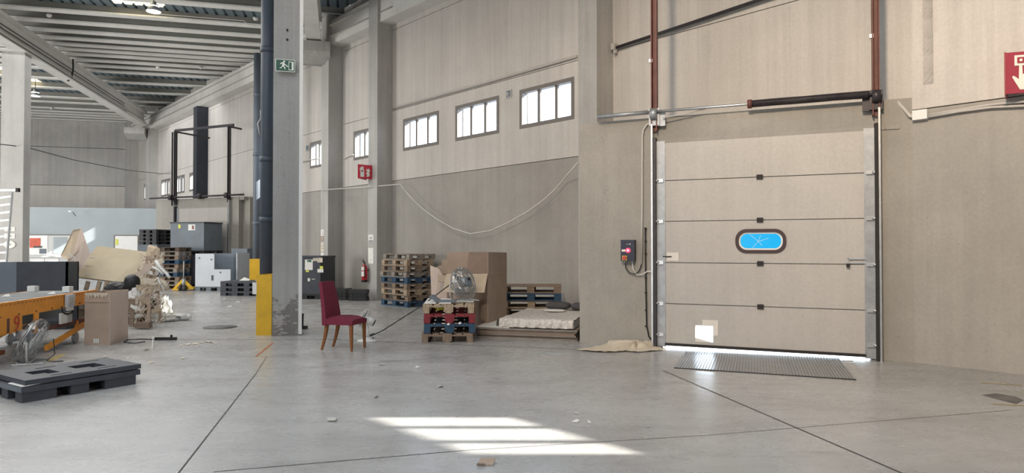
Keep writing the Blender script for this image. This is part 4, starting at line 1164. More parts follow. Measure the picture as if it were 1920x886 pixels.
face_print(e, 19.3, -.53, [(579, 496, .24, .30, 'white_paper', 'paper'), (580, 489, .13, .07, 'green_print', 'printed_block'), (576, 508, .10, .05, 'yellow_green', 'label'), (602, 507, .18, .10, 'white_paper', 'paper'), (604, 501, .10, .08, 'yellow_green', 'label'), (592, 486, .14, .09, 'torn_paper', 'torn_paper'), (601, 487, .16, .14, 'torn_paper', 'torn_paper'), (579, 524, .07, .09, 'white_plastic', 'logo'), (588, 523, .10, .03, 'conduit_grey', 'print')])
MB().box(-.035, .035, -.54, -.535, .52, .55).build('logo_mark', 'dark_grey_plastic', e)
# ---- black folded crates beside it
for k, (u0, u1, lb) in enumerate(((603, 650, 'left black folded crate lying against the wall behind the burgundy chair'), (653, 687, 'right black folded crate between the left crate and the extinguisher column'))):
    Yc = 18.9-.3*k; x0, x1 = P3(u0, 550, Yc).x, P3(u1, 550, Yc).x
    e = empty('folded_crate', ((x0+x1)/2, Yc+.3-.1*k, 0), math.radians(-3)); Lc = (x1-x0)*.98; e.scale = (1, 1 if k == 0 else .6, 1)
    MB().box(-Lc/2, Lc/2, -.3, .3, 0, .10).build('base', 'black_plastic', e, bevel=.01)
    MB().box(-Lc/2+.015, Lc/2-.015, -.285, .285, .105, .20).build('folded_side', 'black_plastic', e, bevel=.008)
    MB().box(-Lc/2, Lc/2, -.3, .3, .205, .31).build('rim', 'black_plastic', e, bevel=.012)
    b = MB(); [b.box(x, x+.03, -.306, -.3, .03, .28) for x in [(-Lc/2+.08+i*Lc/6) for i in range(5)]]; b.build('stiffening_rib', 'black_plastic', e)
    if k == 0: MB().box(-Lc/2+.06, -Lc/2+.16, -.308, -.3, .19, .21).box(-Lc/2+.06, -Lc/2+.16, -.308, -.3, .14, .16).build('white_mark', 'white_paper', e)
    tag(e, lb, 'crate')
# ---- stack of dark plastic pallets left of the downpipe
p = G(462, 554)
for i in range(3):
    e = empty('plastic_pallet', (p.x-.12, p.y+.45, i*.15), math.radians(-6+R.uniform(-2, 2)))
    plastic_pallet(e, 1.3, 1.0, .145, 'dark_grey_plastic', 4, .06)
    tag(e, '%s dark plastic pallet in the low stack left of the yellow guards' % ['bottom', 'middle', 'top'][i], 'pallet', 'dark plastic pallets left of the guards')
for k, (du, lb) in enumerate(((-.35, 'left white crumpled paper on the low stack of dark plastic pallets'), (.15, 'right white crumpled paper on the low stack of dark plastic pallets'))):
    o = MB().prism([(0, 0, 0), (.3, .05, 0), (.22, .25, .03), (.1, .12, .09)], (.01, .01, .012)).build('paper_sheet', 'white_paper'); o.location = (p.x+du, p.y+.3, .452); tag(o, lb, 'paper')
# ---- pale open container on a black pallet
pA = G(365, 545)
e = empty('open_container', (pA.x+.75, pA.y+.52, 0), math.radians(-8))
plastic_pallet(e, 1.4, 1.1, .15, 'slate_plastic', 4, .04)
hh_ = P3(400, 475, pA.y+.3).z
t = .035
MB().box(-.7, .0, -.55, -.55+t, .15, hh_).build('front_wall', 'pale_plastic', e, bevel=.008)
MB().box(-.7, -.7+t, -.5, .55, .15, hh_).build('side_wall', 'pale_plastic', e, bevel=.008)
MB().box(-.66, .7, .55-t, .55, .15, hh_).build('rear_wall', 'grey_plastic', e, bevel=.008)
MB().box(.7-t, .7, -.3, .5, .15, hh_+.02).build('side_wall', 'pale_plastic', e, bevel=.008)
MB().box(.02, .62, -.58, -.55, .15, hh_*.58).build('drop_flap', 'pale_plastic', e, bevel=.008)
for x, z in ((-.10, hh_-.2), (-.55, hh_-.15), (.25, hh_*.5)): MB().cb((x, -.556 if x < 0 else -.585, z), (.06, .012, .05)).build('latch', 'slate_plastic', e)
MB().cb((-.06, -.556, .45), (.07, .008, .18)).build('printed_digits', 'dark_grey_plastic', e)
tag(e, 'pale grey open container with drop flap on the floor before the far door', 'container')
# dark blue box behind to the right
e = bin_('bulk_bin', (P3(453, 500, 23.9).x, 24.1, 0), math.radians(-15), .7, .55, 1.45, 'slate_plastic', label='slate blue bin half hidden behind the open container and the grey downpipe')
# ---- grey-blue bin stacked on bin at far door
pB = P3(365, 471, 25.2)
e = bin_('bulk_bin', (pB.x, 25.3, 0), math.radians(-14), 1.2, 1.0, 1.22, 'dark_grey_plastic', label='lower slate bin carrying the grey bin before the far dock door')
e = bin_('bulk_bin', (pB.x+.02, 25.3, 1.225), math.radians(-14), 1.5, 1.05, P3(362, 418, 24.8).z-1.225, 'slate_plastic', 'black_plastic', label='grey bin with black lid and white label raised before the far door')
face_print(e, 24.8, -.505, [(361, 426, .30, .22, 'white_paper', 'label'), (364, 426, .10, .14, 'dark_red', 'red_emblem'), (333, 424, .10, .14, 'yellow_green', 'sticker')])
# ---- pallet stack far left
pS = G(318, 541); stack(P3(312, 500, 24).x, 24.15, math.radians(-4), ['wood_brown', 'wood_grey', 'wood_brown', 'wood_blue', 'wood_grey', 'wood_brown', 'wood_blue', 'wood_brown', 'wood_grey', 'wood_dark'], 'stack behind the yellow pallet truck', .04, .15)
pS2 = P3(280, 440, 25.2)
for i in range(4):
    e = empty('plastic_pallet', (pS2.x+.0, 25.7, 1.60+i*.145), math.radians(-12)); plastic_pallet(e, .75, .9, .14, 'black_plastic', 3, .045)
    tag(e, '%s black plastic pallet on the slate crate behind the far left stack' % ['bottom', 'second', 'third', 'top'][i], 'pallet', 'black plastic pallets at the back')
bin_('bulk_bin', (pS2.x, 25.7, 0), math.radians(-12), .9, .95, 1.595, 'slate_plastic', label='slate crate under the black plastic pallets at the back')
# ---- yellow pallet truck
pT = G(332, 541)
e = empty('pallet_truck', (P3(343, 500, 22.9).x, 22.9, 0), math.radians(8))
MB().prism([(-.35, 0, .05), (-.02, 0, .42), (.03, 0, .42), (.34, 0, .10), (.34, 0, .06), (.22, 0, .06), (.0, 0, .32), (-.25, 0, .05)], (0, .05, 0)).build('frame', 'yellow_metal', e)
for s in (-1, 1): MB().box(s*.19-.08, s*.19+.08, .05, .75, .05, .11).build('fork', 'yellow_metal', e)
MB().prism([(-.36, -.02, .03), (-.1, -.02, .03), (-.1, -.02, .08), (-.3, -.02, .09)], (0, .2, 0)).build('toe', 'yellow_metal', e)
MB().cone((.02, -.06, .10), (.14, -.06, .10), .09, seg=16).cone((-.10, -.06, .10), (-.02, -.06, .10), .09, seg=16).build('steer_wheel', 'dark_steel', e)
MB().cone((.03, -.0, .15), (.03, 0, .42), .06, seg=12).build('pump', 'galvanised', e)
MB().cone((.03, -.02, .4), (.06, -.1, 1.05), .018, seg=8).build('handle_shaft', 'conduit_grey', e)
MB().tube([Vector((.06+.14*math.cos(a), -.11, 1.12+.09*math.sin(a))) for a in [i*math.pi/8 for i in range(16)]], .014, 6, True).build('handle_loop', 'wood_blue', e)
tag(e, 'yellow hand pallet truck parked before the far left pallet stack', 'pallet truck')
# ---- dark bins at the left
YB = 12.2
def px(u, Y): return P3(u, 500, Y).x
e = empty('dark_container', (px(75, YB), YB, 0), 0); ztopb = P3(75, 490.5, YB).z
MB().box(px(31, YB)-px(75, YB), px(126, YB)-px(75, YB), 0, .03, .15, ztopb).build('front_wall', 'dark_grey_plastic', e, bevel=.008)
MB().prism([(px(31, YB)-px(75, YB), 0, .15), (px(31, YB)-px(75, YB)-.62, -.9, .15), (px(31, YB)-px(75, YB)-.65, -.9, .15), (px(31, YB)-px(75, YB)-.03, .03, .15)], (0, 0, ztopb-.15)).build('side_wall', 'grey_plastic', e)
MB().box(px(31, YB)-px(75, YB), px(126, YB)-px(75, YB), .30, .33, .15, ztopb).build('rear_wall', 'dark_grey_plastic', e)
MB().box(px(126, YB)-px(75, YB)-.03, px(126, YB)-px(75, YB), .0, .33, .15, ztopb).build('side_wall', 'dark_grey_plastic', e)
MB().box(px(31, YB)-px(75, YB), px(126, YB)-px(75, YB), .0, .33, 0, .15).build('base', 'black_plastic', e, bevel=.01)
MB().prism([(px(31, YB)-px(75, YB)-.30, -.42, ztopb-.08), (px(31, YB)-px(75, YB)-.16, -.25, ztopb-.04), (px(31, YB)-px(75, YB)-.16, -.25, ztopb-.24), (px(31, YB)-px(75, YB)-.30, -.42, ztopb-.30)], (.01, -.015, 0)).build('paper_label', 'white_paper', e)
tag(e, 'charcoal open container with a lighter side panel behind the conveyor', 'container')
# white box on the pale locker beside? -- ladder leaning against the left column
e = empty('ladder', G(12, 520)+Vector((0, 0, 0))); YL = 20.6
zt_, zb2 = P3(20, 356, YL).z, .02
L_ = [P3(-16, 366, YL), P3(23, 360, YL)]; Bm = [P3(-34, 575, YL-1.2), P3(6, 575, YL-1.2)]
for q in Bm: q.z = .0
e.location = Bm[1].copy()
for a_, c_ in zip(L_, Bm): MB().bar(c_-e.location, a_-e.location, .03, .07, (0, 1, 0)).build('rail', 'aluminium', e)
MB().bar(P3(-20, 357, YL)-e.location, P3(33, 356, YL)-e.location, .06, .06).build('top_bar', 'aluminium', e)
MB().bar(P3(31, 356, YL)-e.location, P3(36, 356, YL)-e.location, .10, .12).build('bar_cap', 'rubber', e)
for k in range(13):
    f = k/13+.04; MB().bar(L_[0].lerp(Bm[0], f)-e.location, L_[1].lerp(Bm[1], f)-e.location, .035, .05).build('rung', 'aluminium', e)
tag(e, 'aluminium ladder leaning by the left column', 'ladder')
# ---- orange belt conveyor
c0 = Vector((-6.45, 8.4, 0)); c1_ = Vector((-6.93, 11.15, 0)); cd = (c1_-c0).normalized(); c0 = c0-cd*3.2
e = empty('belt_conveyor', c0, math.atan2(cd.y, cd.x)); Lc = (c1_-c0).length   # local x runs away from the camera, y to the left
Wc = 1.0; zt = .786; zu = .585
MB().box(0, Lc, 0, .012, zu, zt).build('side_rail', 'orange_paint', e)
MB().box(0, Lc, Wc-.012, Wc, zu, zt).build('side_rail', 'orange_paint', e)
MB().box(0, Lc, -.012, .03, zt-.004, zt+.008).build('top_flange', 'orange_paint', e)
MB().box(0, Lc-.03, .03, Wc-.03, zt-.03, zt-.004).build('belt', 'belt_grey', e)
b = MB()
for k in range(16): b.box(k*.35, k*.35+.02, .03, Wc-.03, zt-.004, zt+.001)
b.build('belt_seam', 'slate_plastic', e)
MB().cone((Lc-.03, .02, zt-.06), (Lc-.03, Wc-.02, zt-.06), .055, seg=14).build('end_roller', 'galvanised', e)
b = MB()
for k in range(60): b.cone((Lc-.08-k*.095, -.001, zt-.030), (Lc-.08-k*.095, -.006, zt-.030), .007, seg=6)
for k in range(12): b.cone((Lc-.2-k*.43, -.001, zu+.03), (Lc-.2-k*.43, -.008, zu+.03), .013, seg=6)
o = b.build('bolt_heads', 'rust_rail', e); o['kind'] = 'stuff'
def cu(u, z_v, y=0):   # local x of the conveyor face point seen at column u
    k = (u-960)/F; n_ = Vector((-cd.y, cd.x, 0)); q0 = c0+n_*y
    return (k*q0.y-q0.x)/(cd.x-k*cd.y)
xa, xb = cu(24, 0), cu(42, 0)
MB().box(cu(-40, 0), xb, -.01, .16, .385, zu+.01).build('support_box', 'orange_paint', e, bevel=.004)
MB().box(xb-.36, xb-.30, -.012, -.009, .40, zu).build('support_gap', 'rust_rail', e)
# digit 9 as lettering
fc = bpy.data.curves.new('digit', 'FONT'); fc.body = '9'; fc.size = .29; fc.extrude = .002; fc.align_x = 'CENTER'; fc.align_y = 'CENTER'
fo = bpy.data.objects.new('digit', fc); C.objects.link(fo); fo.data.materials.append(MT['digit_red']); fo.parent = e
fo.location = ((xa+xb)/2-.02, -.014, .49); fo.rotation_euler = (math.pi/2, 0, 0)
for u, wd in ((69, .11), (-30, .11)):
    x = cu(u, 0); b = MB(); b.prism([(x-wd/2, -.012, zu), (x+wd/2, -.012, zu), (x+wd/2, -.012, .50), (x+.03, -.012, .42), (x+.03, -.012, .22), (x-.03, -.012, .22), (x-.03, -.012, .42), (x-wd/2, -.012, .50)], (0, .02, 0)); b.build('hanger_bracket', 'orange_paint', e)
    MB().box(x-.03, x+.03, Wc-.03, Wc, .2, zu).build('hanger_bracket', 'orange_paint', e)
MB().box(cu(45, 0), Lc-.1, .03, .06, .30, .36).build('lower_rail', 'rust_rail', e)
MB().box(cu(45, 0), Lc-.1, .5, .53, .36, .56).build('inner_beam', 'slate_plastic', e)
MB().box(cu(-60, 0), Lc-.1, Wc-.06, Wc-.03, .28, .34).build('lower_rail', 'rust_rail', e)
MB().bar((cu(88, 0), .0, .06), (Lc-.25, .0, .30), .04, .07).build('brace', 'orange_paint', e)
MB().bar((cu(88, 0), Wc-.05, .06), (Lc-.25, Wc-.05, .30), .04, .07).build('brace', 'orange_paint', e)
MB().bar((cu(-80, 0), .25, .13), (cu(47, 0), .25, .10), .05, .06).build('floor_rail', 'rust_orange', e)
for y in (.04, Wc-.04):
    xw = cu(148, 0); MB().cone((xw, y-.02, .085), (xw, y+.02, .085), .085, seg=18).build('caster_wheel', 'galvanised', e)
    MB().bar((xw, y, .08), (xw+.05, y, .34), .05, .03).build('caster_fork', 'orange_paint', e)
MB().box(cu(112, 0), cu(124, 0), -.03, .0, .36, .52).build('white_motor_box', 'white_plastic', e)
MB().box(cu(124, 0), cu(133, 0), -.03, .0, .36, .52).build('white_motor_box', 'conduit_grey', e)
b = MB(); b.box(cu(121, 0), cu(134, 0), -.06, -.012, .60, .78); b.build('sensor_panel', 'pale_plastic', e, bevel=.006)
MB().box(cu(123, 0), cu(132, 0), -.064, -.06, .64, .74).build('panel_print', 'conduit_grey', e)
MB().box(cu(123, 0), cu(133, 0), -.05, -.01, .54, .60).build('sensor_box', 'white_plastic', e)
MB().tube([(cu(113, 0), -.03, .62), (cu(115, 0), -.03, .53), (cu(122, 0), -.04, .49), (cu(131, 0), -.04, .50), (cu(136, 0), -.03, .60)], .012, 6).build('sensor_cable', 'cable_black', e)
tag(e, 'orange belt conveyor numbered 9 running in from the left edge', 'conveyor')
CM = T(*c0) @ RZ(math.atan2(cd.y, cd.x))
for k, (u, v, w_, h_, lb) in enumerate(((62, 540, .12, .09, 'white block standing on the belt, left of two'), (127, 541, .11, .09, 'white block standing on the belt near its far end'))):
    q = P3(u, v, 10.6 if k else 10.2); o = MB().box(-w_/2, w_/2, -.05, .05, 0, h_).build('white_block', 'white_plastic', bevel=.006)
    o.location = (G(u, v+6, .788)); o.location.z = .788; tag(o, lb, 'block')
for k, (u, v) in enumerate(((8, 556), (94, 551))):
    o = MB().prism([(-.05, 0, 0), (.05, 0, 0), (.01, .02, .035)], (0, .05, .005)).build('paper_scrap', 'white_paper'); o.location = G(u, v, .788); tag(o, 'crumpled white scrap on the belt, %s' % ('at the left frame edge' if k == 0 else 'between the two white blocks'), 'scrap')
# ---- cardboard box by the conveyor
q1, q2, q3 = G(158, 646), G(206, 646.5), G(240, 636)
e = empty('cardboard_box', q1.copy(), 0); hb = P3(206, 549, q2.y).z
qq = [q1, q2, q3, q3+(q1-q2)]; qq = [p-e.location for p in qq]
def wallp(a_, b_, h0, h1, name, mat, bulge=0):
    bb = MB(); n_ = Vector((-(b_-a_).y, (b_-a_).x, 0)).normalized(); rows = []
    NI, NJ = 8, 8
    for j in range(NJ+1):
        row = []
        for i in range(NI+1):
            f, g_ = i/NI, j/NJ; p = a_.lerp(b_, f); z = (h0+(h1-h0)*f)*g_
            row.append(bb.bm.verts.new(p+Vector((0, 0, z))+n_*bulge*math.sin(math.pi*g_)*math.sin(math.pi*f)*(1+.4*math.sin(7*g_+3*f))))
        rows.append(row)
    for A, B in zip(rows[:-1], rows[1:]):
        for i in range(NI): bb.bm.faces.new((A[i], A[i+1], B[i+1], B[i]))
    o = bb.build(name, mat, e); md = o.modifiers.new('thick', 'SOLIDIFY'); md.thickness = .008; return o
wallp(qq[0], qq[1], hb, hb+.01, 'front_panel', 'cardboard', .01)
wallp(qq[1], qq[2], hb+.01, hb+.02, 'side_panel', 'cardboard_pink', -.05)
wallp(qq[2], qq[3], hb+.02, hb, 'rear_panel', 'cardboard', .0)
wallp(qq[3], qq[0], hb, hb, 'side_panel', 'cardboard', .0)
b = MB()
for k in range(16):
    f = .05+k*.055; p = qq[0].lerp(qq[1], f); b.box(p.x, p.x+.014, p.y-.02, p.y-.012, hb-.03-.05*((k*7) % 5)/5, hb)
b.build('torn_print', 'torn_paper', e)
p = qq[0].lerp(qq[1], .38); b = MB()
for k in range(3): b.box(p.x+k*.03, p.x+k*.03+.02, p.y-.012, p.y-.006, .03, .10)
b.build('printed_mark', 'white_paper', e)
MB().prism([qq[3]+Vector((0, 0, hb-.15)), qq[0]+Vector((0, 0, hb-.15)), qq[1]+Vector((0, 0, hb-.15)), qq[2]+Vector((0, 0, hb-.15))], (0, 0, .01)).build('inner_flap', 'cardboard_dark', e)
tag(e, 'battered brown cardboard box standing at the end of the orange conveyor', 'cardboard box')
# ---- black plastic pallet in the left foreground
nc, rc = G(42, 755.8), G(259, 719); lx = (rc-nc); Lp = lx.length; a_ = math.atan2(lx.y, lx.x)
e = empty('black_pallet', nc, a_); Wp = .80; col_ = 'dark_grey_plastic'
def px_feet():
    for (x0, x1) in ((0, .30), (.43, .60), (Lp-.34, Lp-.02)):
        for (y0, y1) in ((0.01, .16), (.33, .47), (Wp-.16, Wp-.01)):
            MB().box(x0, x1, y0, y1, 0, .115).build('foot', col_, e, bevel=.008)
px_feet()
b = MB(); b.box(-.01, Lp+.02, -.005, Wp, .10, .155); b.build('deck', col_, e, bevel=.014)
b = MB()
for (x0, x1, y0, y1) in ((.02, Lp+.03, .0, .22), (.02, Lp+.03, .50, Wp-.02), (.02, .20, .22, .50), (.42, .60, .22, .5), (Lp-.22, Lp+.03, .22, .5)):
    b.box(x0, x1, y0, y1, .165, .215)
b.build('lid_deck', col_, e, bevel=.006)
for (x0, y0, sx) in ((.24, .27, .13), (.66, .27, .14)):
    MB().box(x0, x0+sx, y0, y0+.18, .168, .19).build('recess_floor', 'black_plastic', e)
for (x, y) in ((.27, .08), (.72, .10), (.35, .62), (.8, .64)):
    MB().prism([(x, y, .216), (x+.20, y+.01, .216), (x+.16, y+.05, .216), (x+.04, y+.05, .216)], (0, 0, .003)).build('hand_hold', 'black_plastic', e)
MB().prism([(-.012, 0, .10), (-.012, Wp, .10), (-.012, Wp, .15), (-.012, 0, .15)], (.01, 0, 0)).build('end_lip', 'slate_plastic', e)
MB().prism([(-.01, -.004, .158), (.16, -.004, .166), (-.01, -.004, .166)], (0, .3, 0)).build('slip_sheet', 'white_plastic', e)
tag(e, 'dark grey double-layer plastic pallet in the left foreground', 'pallet')
# ================================================================ scrap heap
YH = 12.9
hp = G(262, 618)
stack(P3(205, 600, 13.2).x, 13.45, math.radians(4), ['wood_brown', 'wood_brown', 'wood_grey'], 'broken low stack under the scrap cardboard', .03, .15)
for k, (u, v, lb) in enumerate(((150, 545, 'left'), (172, 545, 'middle'), (186, 546, 'right'))):
    q = P3(u, v, 12.75)
    o = MB().bar((0, 0, 0), (.06, .0, .24), .07, .04, (0, 1, 0)).build('timber_block', 'wood_pale'); o.location = (q.x, 12.9, .60); tag(o, '%s upright timber block under the tilted cardboard sheet' % lb, 'timber')
e = empty('cardboard_sheet', P3(210, 534, YH)); 
q = [(182, 460.5, 13.5), (278, 472, 13.4), (272, 534, 12.9), (215, 527, 12.9), (144, 518, 12.9), (168, 478, 13.35)]
pan(q, .05, 'sheet', 'sheet_board')
b = MB()
for (u0, v0, u1, v1) in ((168, 483, 184, 484), (161, 498, 177, 499), (158, 516, 170, 514)):
    p0, p1 = P3(u0, v0, 12.92)-e.location, P3(u1, v1, 12.92)-e.location; b.bar(p0, p1, .01, .018)
b.build('tape_residue', 'white_paper', e)
tag(e, 'large beige cardboard sheet lying tilted on top of the scrap heap', 'cardboard sheet')
e = empty('cardboard_wrap', P3(140, 531, 12.5))
pan([(137, 431, 12.9), (152, 428, 12.9), (146, 470, 12.7), (128, 487, 12.6), (113, 480, 13.0)], .02, 'folded_side', 'cardboard_light')
pan([(151, 428, 12.9), (158, 450, 12.8), (167, 476, 12.75), (143, 516, 12.55), (141, 531, 12.5), (133, 515, 12.55), (126, 484, 12.62), (138, 470, 12.7)], .02, 'front_side', 'cardboard_pink')
b = MB()
for k in range(5): 
    p0 = P3(124+k*4, 478+k*3, 12.48)-e.location; b.bar(p0, p0+Vector((.10-.02*k, 0, .03+.01*k)), .008, .012)
b.build('tape_strip', 'white_paper', e)
tag(e, 'tall pinkish folded cardboard piece rising left of the beige sheet', 'cardboard')
e = empty('black_dome', P3(248, 530, 12.6))
MB().lathe([(.0, .16), (.06, .155), (.11, .12), (.135, .06), (.14, -.06), (.0, -.06)], RX(math.radians(12)), 20).build('dome', 'black_plastic', e); tag(e, 'black plastic dome on the scrap heap at the lower edge of the beige sheet', 'plastic dome')
b = MB(); bmesh.ops.create_icosphere(b.bm, subdivisions=3, radius=.2)
for v in b.bm.verts: v.co = Vector((v.co.x*1.25, v.co.y*.8, v.co.z*.55))*(1+R.uniform(-.10, .10))
o = b.build('black_bag', 'black_plastic'); o.location = P3(222, 538, 12.7); tag(o, 'black plastic bag wedged under the tilted beige sheet', 'bag')
# torn cardboard bundles and strips
e = empty('torn_cardboard', G(283, 612)); Le = e.location.copy()
pan([(276, 462, 13.0), (290, 466, 12.9), (296, 470, 12.9), (294, 500, 12.8), (284, 540, 12.8), (274, 538, 12.9), (272, 490, 12.9)], .06, 'folded_slab', 'cardboard_light')
pan([(270, 480, 12.75), (290, 478, 12.7), (288, 486, 12.7), (272, 488, 12.75)], .05, 'folded_edge', 'cardboard')
pan([(284, 500, 12.6), (296, 520, 12.6), (304, 600, 12.5), (299, 605, 12.5), (290, 540, 12.6)], .02, 'upright_strip', 'cardboard_light')
pan([(262, 555, 12.4), (282, 540, 12.4), (286, 546, 12.4), (268, 566, 12.4)], .02, 'leaning_strip', 'cardboard_light')
pan([(240, 560, 12.35), (252, 560, 12.35), (250, 612, 12.3), (242, 612, 12.3)], .02, 'leaning_strip', 'wood_brown')
pan([(276, 556, 12.3), (282, 556, 12.3), (281, 610, 12.25), (274, 610, 12.25)], .02, 'leaning_strip', 'cardboard')
pan([(252, 604, 12.2), (278, 604, 12.2), (280, 615, 12.2), (252, 615, 12.2)], .12, 'timber_end', 'wood_brown')
for k in range(34):
    f = R.random(); u = 246+R.random()*50+f*6; v = 492+f*112
    if u < 266 and v < 556: v = 556+R.random()*40
    Yd = 12.6-.35*f+R.uniform(-.1, .15); c_ = P3(u, v, Yd)-e.location; sz = R.uniform(.05, .13)
    ax_ = Matrix.Rotation(R.uniform(0, 3.1), 3, 'Y') @ Matrix.Rotation(R.uniform(-.5, .5), 3, 'Z')
    pts_ = [c_+ax_ @ Vector((sz*1.6*a, 0, sz*b_)) for a, b_ in ((-1, -.4), (-.3, -.6), (.2, -.35), (1, -.5), (.8, .2), (.3, .5), (-.4, .35), (-1.1, .3))]
    if min(p_.z+e.location.z for p_ in pts_) < .02: continue
    MB().prism(pts_, ax_ @ Vector((0, .012, 0))).build('torn_piece', ['cardboard_light', 'torn_paper', 'cardboard_pink', 'cardboard', 'white_paper'][k % 5], e)
tag(e, 'upright bundle of torn cardboard at the right end of the scrap heap', 'cardboard')
b = MB(); b2_ = MB()
base_ = G(275, 612)
for k in range(300):
    f = R.random(); u = 244+R.random()*60+f*6; v = 480+f*128
    if u < 262 and v < 555: continue
    Yd = 12.75-.5*f+R.uniform(-.15, .25); p0 = P3(u, v, Yd); p0.z = max(p0.z, .03)
    a = R.uniform(-1.3, 1.3); L = R.uniform(.04, .15); d = Vector((math.sin(a)*.6, R.uniform(-.3, .3), math.cos(a))).normalized()*L
    if p0.z-abs(d.z) < 0.02: d.z = abs(d.z)
    w_ = R.uniform(.010, .040); pm = p0+d*.5+Vector((R.uniform(-.02, .02), R.uniform(-.02, .02), 0))
    t_ = b if k % 4 else b2_
    t_.bar(p0, pm, w_, .003, (R.random(), R.random(), .2)); t_.bar(pm, p0+d, w_*.8, .003, (R.random(), R.random(), .2))
o = b.build('shredded_cardboard', 'torn_paper'); o['kind'] = 'stuff'; tag(o, 'shredded pale cardboard strips hanging down the right end of the scrap heap', 'shreds')
o = b2_.build('shredded_wood', 'cardboard'); o['kind'] = 'stuff'; tag(o, 'brown splintered strips mixed through the right end of the scrap heap', 'shreds')
for k, (pts_, lb) in enumerate(((((292, 488), (300, 500), (312, 512), (318, 520)), 'upper'), (((286, 500), (298, 506), (306, 514)), 'middle'), (((296, 520), (300, 530), (307, 542)), 'lower'))):
    o = MB().tube([P3(u, v, 12.45-.03*i) for i, (u, v) in enumerate(pts_)], .028 if k == 0 else .016, 6).build('foam_strip', 'white_plastic'); tag(o, '%s white foam strip sticking out of the scrap heap to the right' % lb, 'foam strip')
# crumpled white film pooled on the floor in the sun
b = MB(); ctr = G(318, 606)
def crumple(cx, cy, rx, ry, h, n=260, mat='white_paper', name='film_heap', label='', cat='film'):
    b = MB(); bmesh.ops.create_icosphere(b.bm, subdivisions=4, radius=1)
    for v in b.bm.verts:
        k = 1+.28*(math.sin(v.co.x*9+v.co.y*5)*math.cos(v.co.y*11+v.co.z*7))+R.uniform(-.07, .07)
        v.co = Vector((v.co.x*rx*k, v.co.y*ry*k, max(v.co.z, -.05)*h*k+.05*h))
    for v in b.bm.verts: v.co.z = max(v.co.z, .003)
    o = b.build(name, mat); o.location = (cx, cy, 0); return tag(o, label, cat)
q = G(302, 602); crumple(q.x, q.y, .30, .16, .16, name='film_heap', label='crumpled white film lying in the sun patch beside the scrap heap')
q = G(307, 588); crumple(q.x, q.y, .16, .14, .34, name='film_heap', label='taller crumpled white film against the scrap heap')
# bottle-like wrapped roll
q = G(340, 600)
e = empty('wrapped_roll', q, 0)
MB().cone((-.17, 0, .065), (.14, 0, .065), .065, .065, 16).cone((.14, 0, .065), (.20, 0, .06), .065, .03, 16).build('roll', 'white_plastic', e)
MB().box(-.10, .02, -.068, -.060, .04, .09).build('print', 'grey_plastic', e); tag(e, 'white printed wrapped roll lying on the floor right of the scrap heap', 'roll')
# black bar with cable on the floor
q = G(311, 637)
e = empty('power_strip', q, math.radians(2)); MB().box(-.17, .17, -.02, .02, 0, .045).build('body', 'rubber', e, bevel=.012)
MB().box(.075, .10, -.015, .015, .04, .085).build('switch', 'rubber', e); tag(e, 'black bar with upright knob lying on the floor', 'power strip')
o = MB().tube([G(294, 637)+Vector((0, 0, .012)), G(262, 636)+Vector((0, 0, .01)), G(240, 637)+Vector((0, 0, .01)), G(232, 642)+Vector((0, 0, .01)), G(250, 644)+Vector((0, 0, .01)), G(272, 641)+Vector((0, 0, .01))], .007, 6).build('floor_cable', 'cable_black'); tag(o, 'thin black cable curling between the cardboard box and the black bar', 'cable')
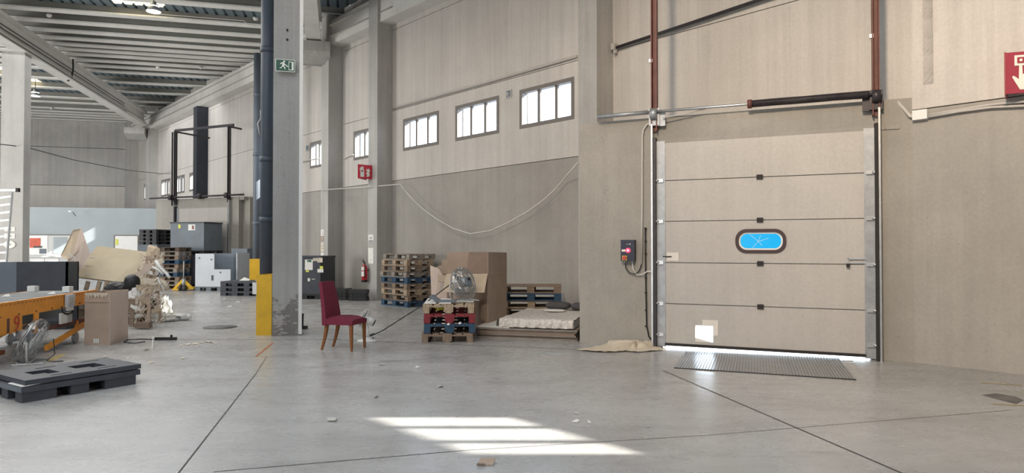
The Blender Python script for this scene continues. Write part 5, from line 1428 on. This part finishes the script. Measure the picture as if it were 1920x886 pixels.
# scraps on the floor
def scrap(u, v, sz, mat, label, group):
    q = G(u, v); a = R.uniform(0, 6.28); b = MB(); k = R.uniform(.5, 1)
    b.prism([(-sz, -sz*.4*k, 0.004), (sz*.3, -sz*.5, .004), (sz, sz*.2*k, .012), (sz*.2, sz*.5, .02), (-sz*.7, sz*.3, .006)], (0, 0, .004))
    o = b.build('paper_scrap', mat); o.location = q; o.rotation_euler = (0, 0, a); return tag(o, label, 'scrap', group)
ORD = ['leftmost', 'second from the left', 'third from the left', 'fourth from the left', 'fifth from the left', 'sixth from the left', 'seventh from the left', 'rightmost']
def scraps(L, mat, what, where, group):
    L = sorted(L); n = len(L)
    for i, (u, v, s_) in enumerate(L): scrap(u, v, s_, mat, '%s, %s of %s' % (what, ORD[i] if i < n-1 else 'rightmost', where), group)
scraps([(340, 648, .04), (352, 646, .06), (366, 645, .07), (372, 649, .04), (378, 643, .05), (390, 641, .08), (398, 642, .06), (404, 644, .05)], 'torn_paper', 'pale torn scrap', 'the loose heap left of the pillar', 'torn scraps left of the pillar')
scraps([(196, 669, .03), (240, 672, .02), (274, 656, .05), (284, 680, .05), (343, 672, .045)], 'torn_paper', 'small pale scrap', 'those behind the black plastic pallet', 'scraps near the plastic pallet')
scraps([(715, 684, .05), (783, 689, .045), (705, 744, .04), (826, 725, .05)], 'white_paper', 'small white scrap', 'those on the open floor below the chair', 'scraps on the open floor')
scraps([(1080, 791, .035), (1105, 792, .035), (1082, 776, .03)], 'white_paper', 'tiny white scrap', 'three right of the sun patch', 'scraps right of the sun patch')
for (u, v, s_, lb) in ((622, 787, .08, 'pale flattened paper piece on the floor left of the sun patch'), (1215, 800, .02, 'white crumb on the floor between sun patch and door plate')):
    scrap(u, v, s_, 'conduit_grey', lb, None)
scraps([(322, 572, .07), (365, 585, .07), (395, 566, .07), (420, 560, .07), (430, 575, .07), (446, 566, .07)], 'white_paper', 'white scrap', 'those on the far floor before the container', 'scraps on the far floor')
q = G(910, 870); e = MB().prism([(-.06, -.03, .003), (.055, -.03, .003), (.07, .035, .03), (-.03, .035, .03)], (0, 0, .006)).prism([(-.06, -.03, .003), (.0, -.03, .003), (-.005, -.045, .02), (-.055, -.045, .02)], (0, 0, .004)).build('cardboard_scrap', 'cardboard'); e.location = q; tag(e, 'folded brown cardboard scrap on the floor below the sun patch', 'scrap')
o = MB().bar(G(285, 655)+Vector((0, 0, .01)), G(287, 645)+Vector((0, 0, .12)), .008, .006).build('white_stick', 'white_plastic'); tag(o, 'thin white strip standing up from the floor below the black bar', 'strip')
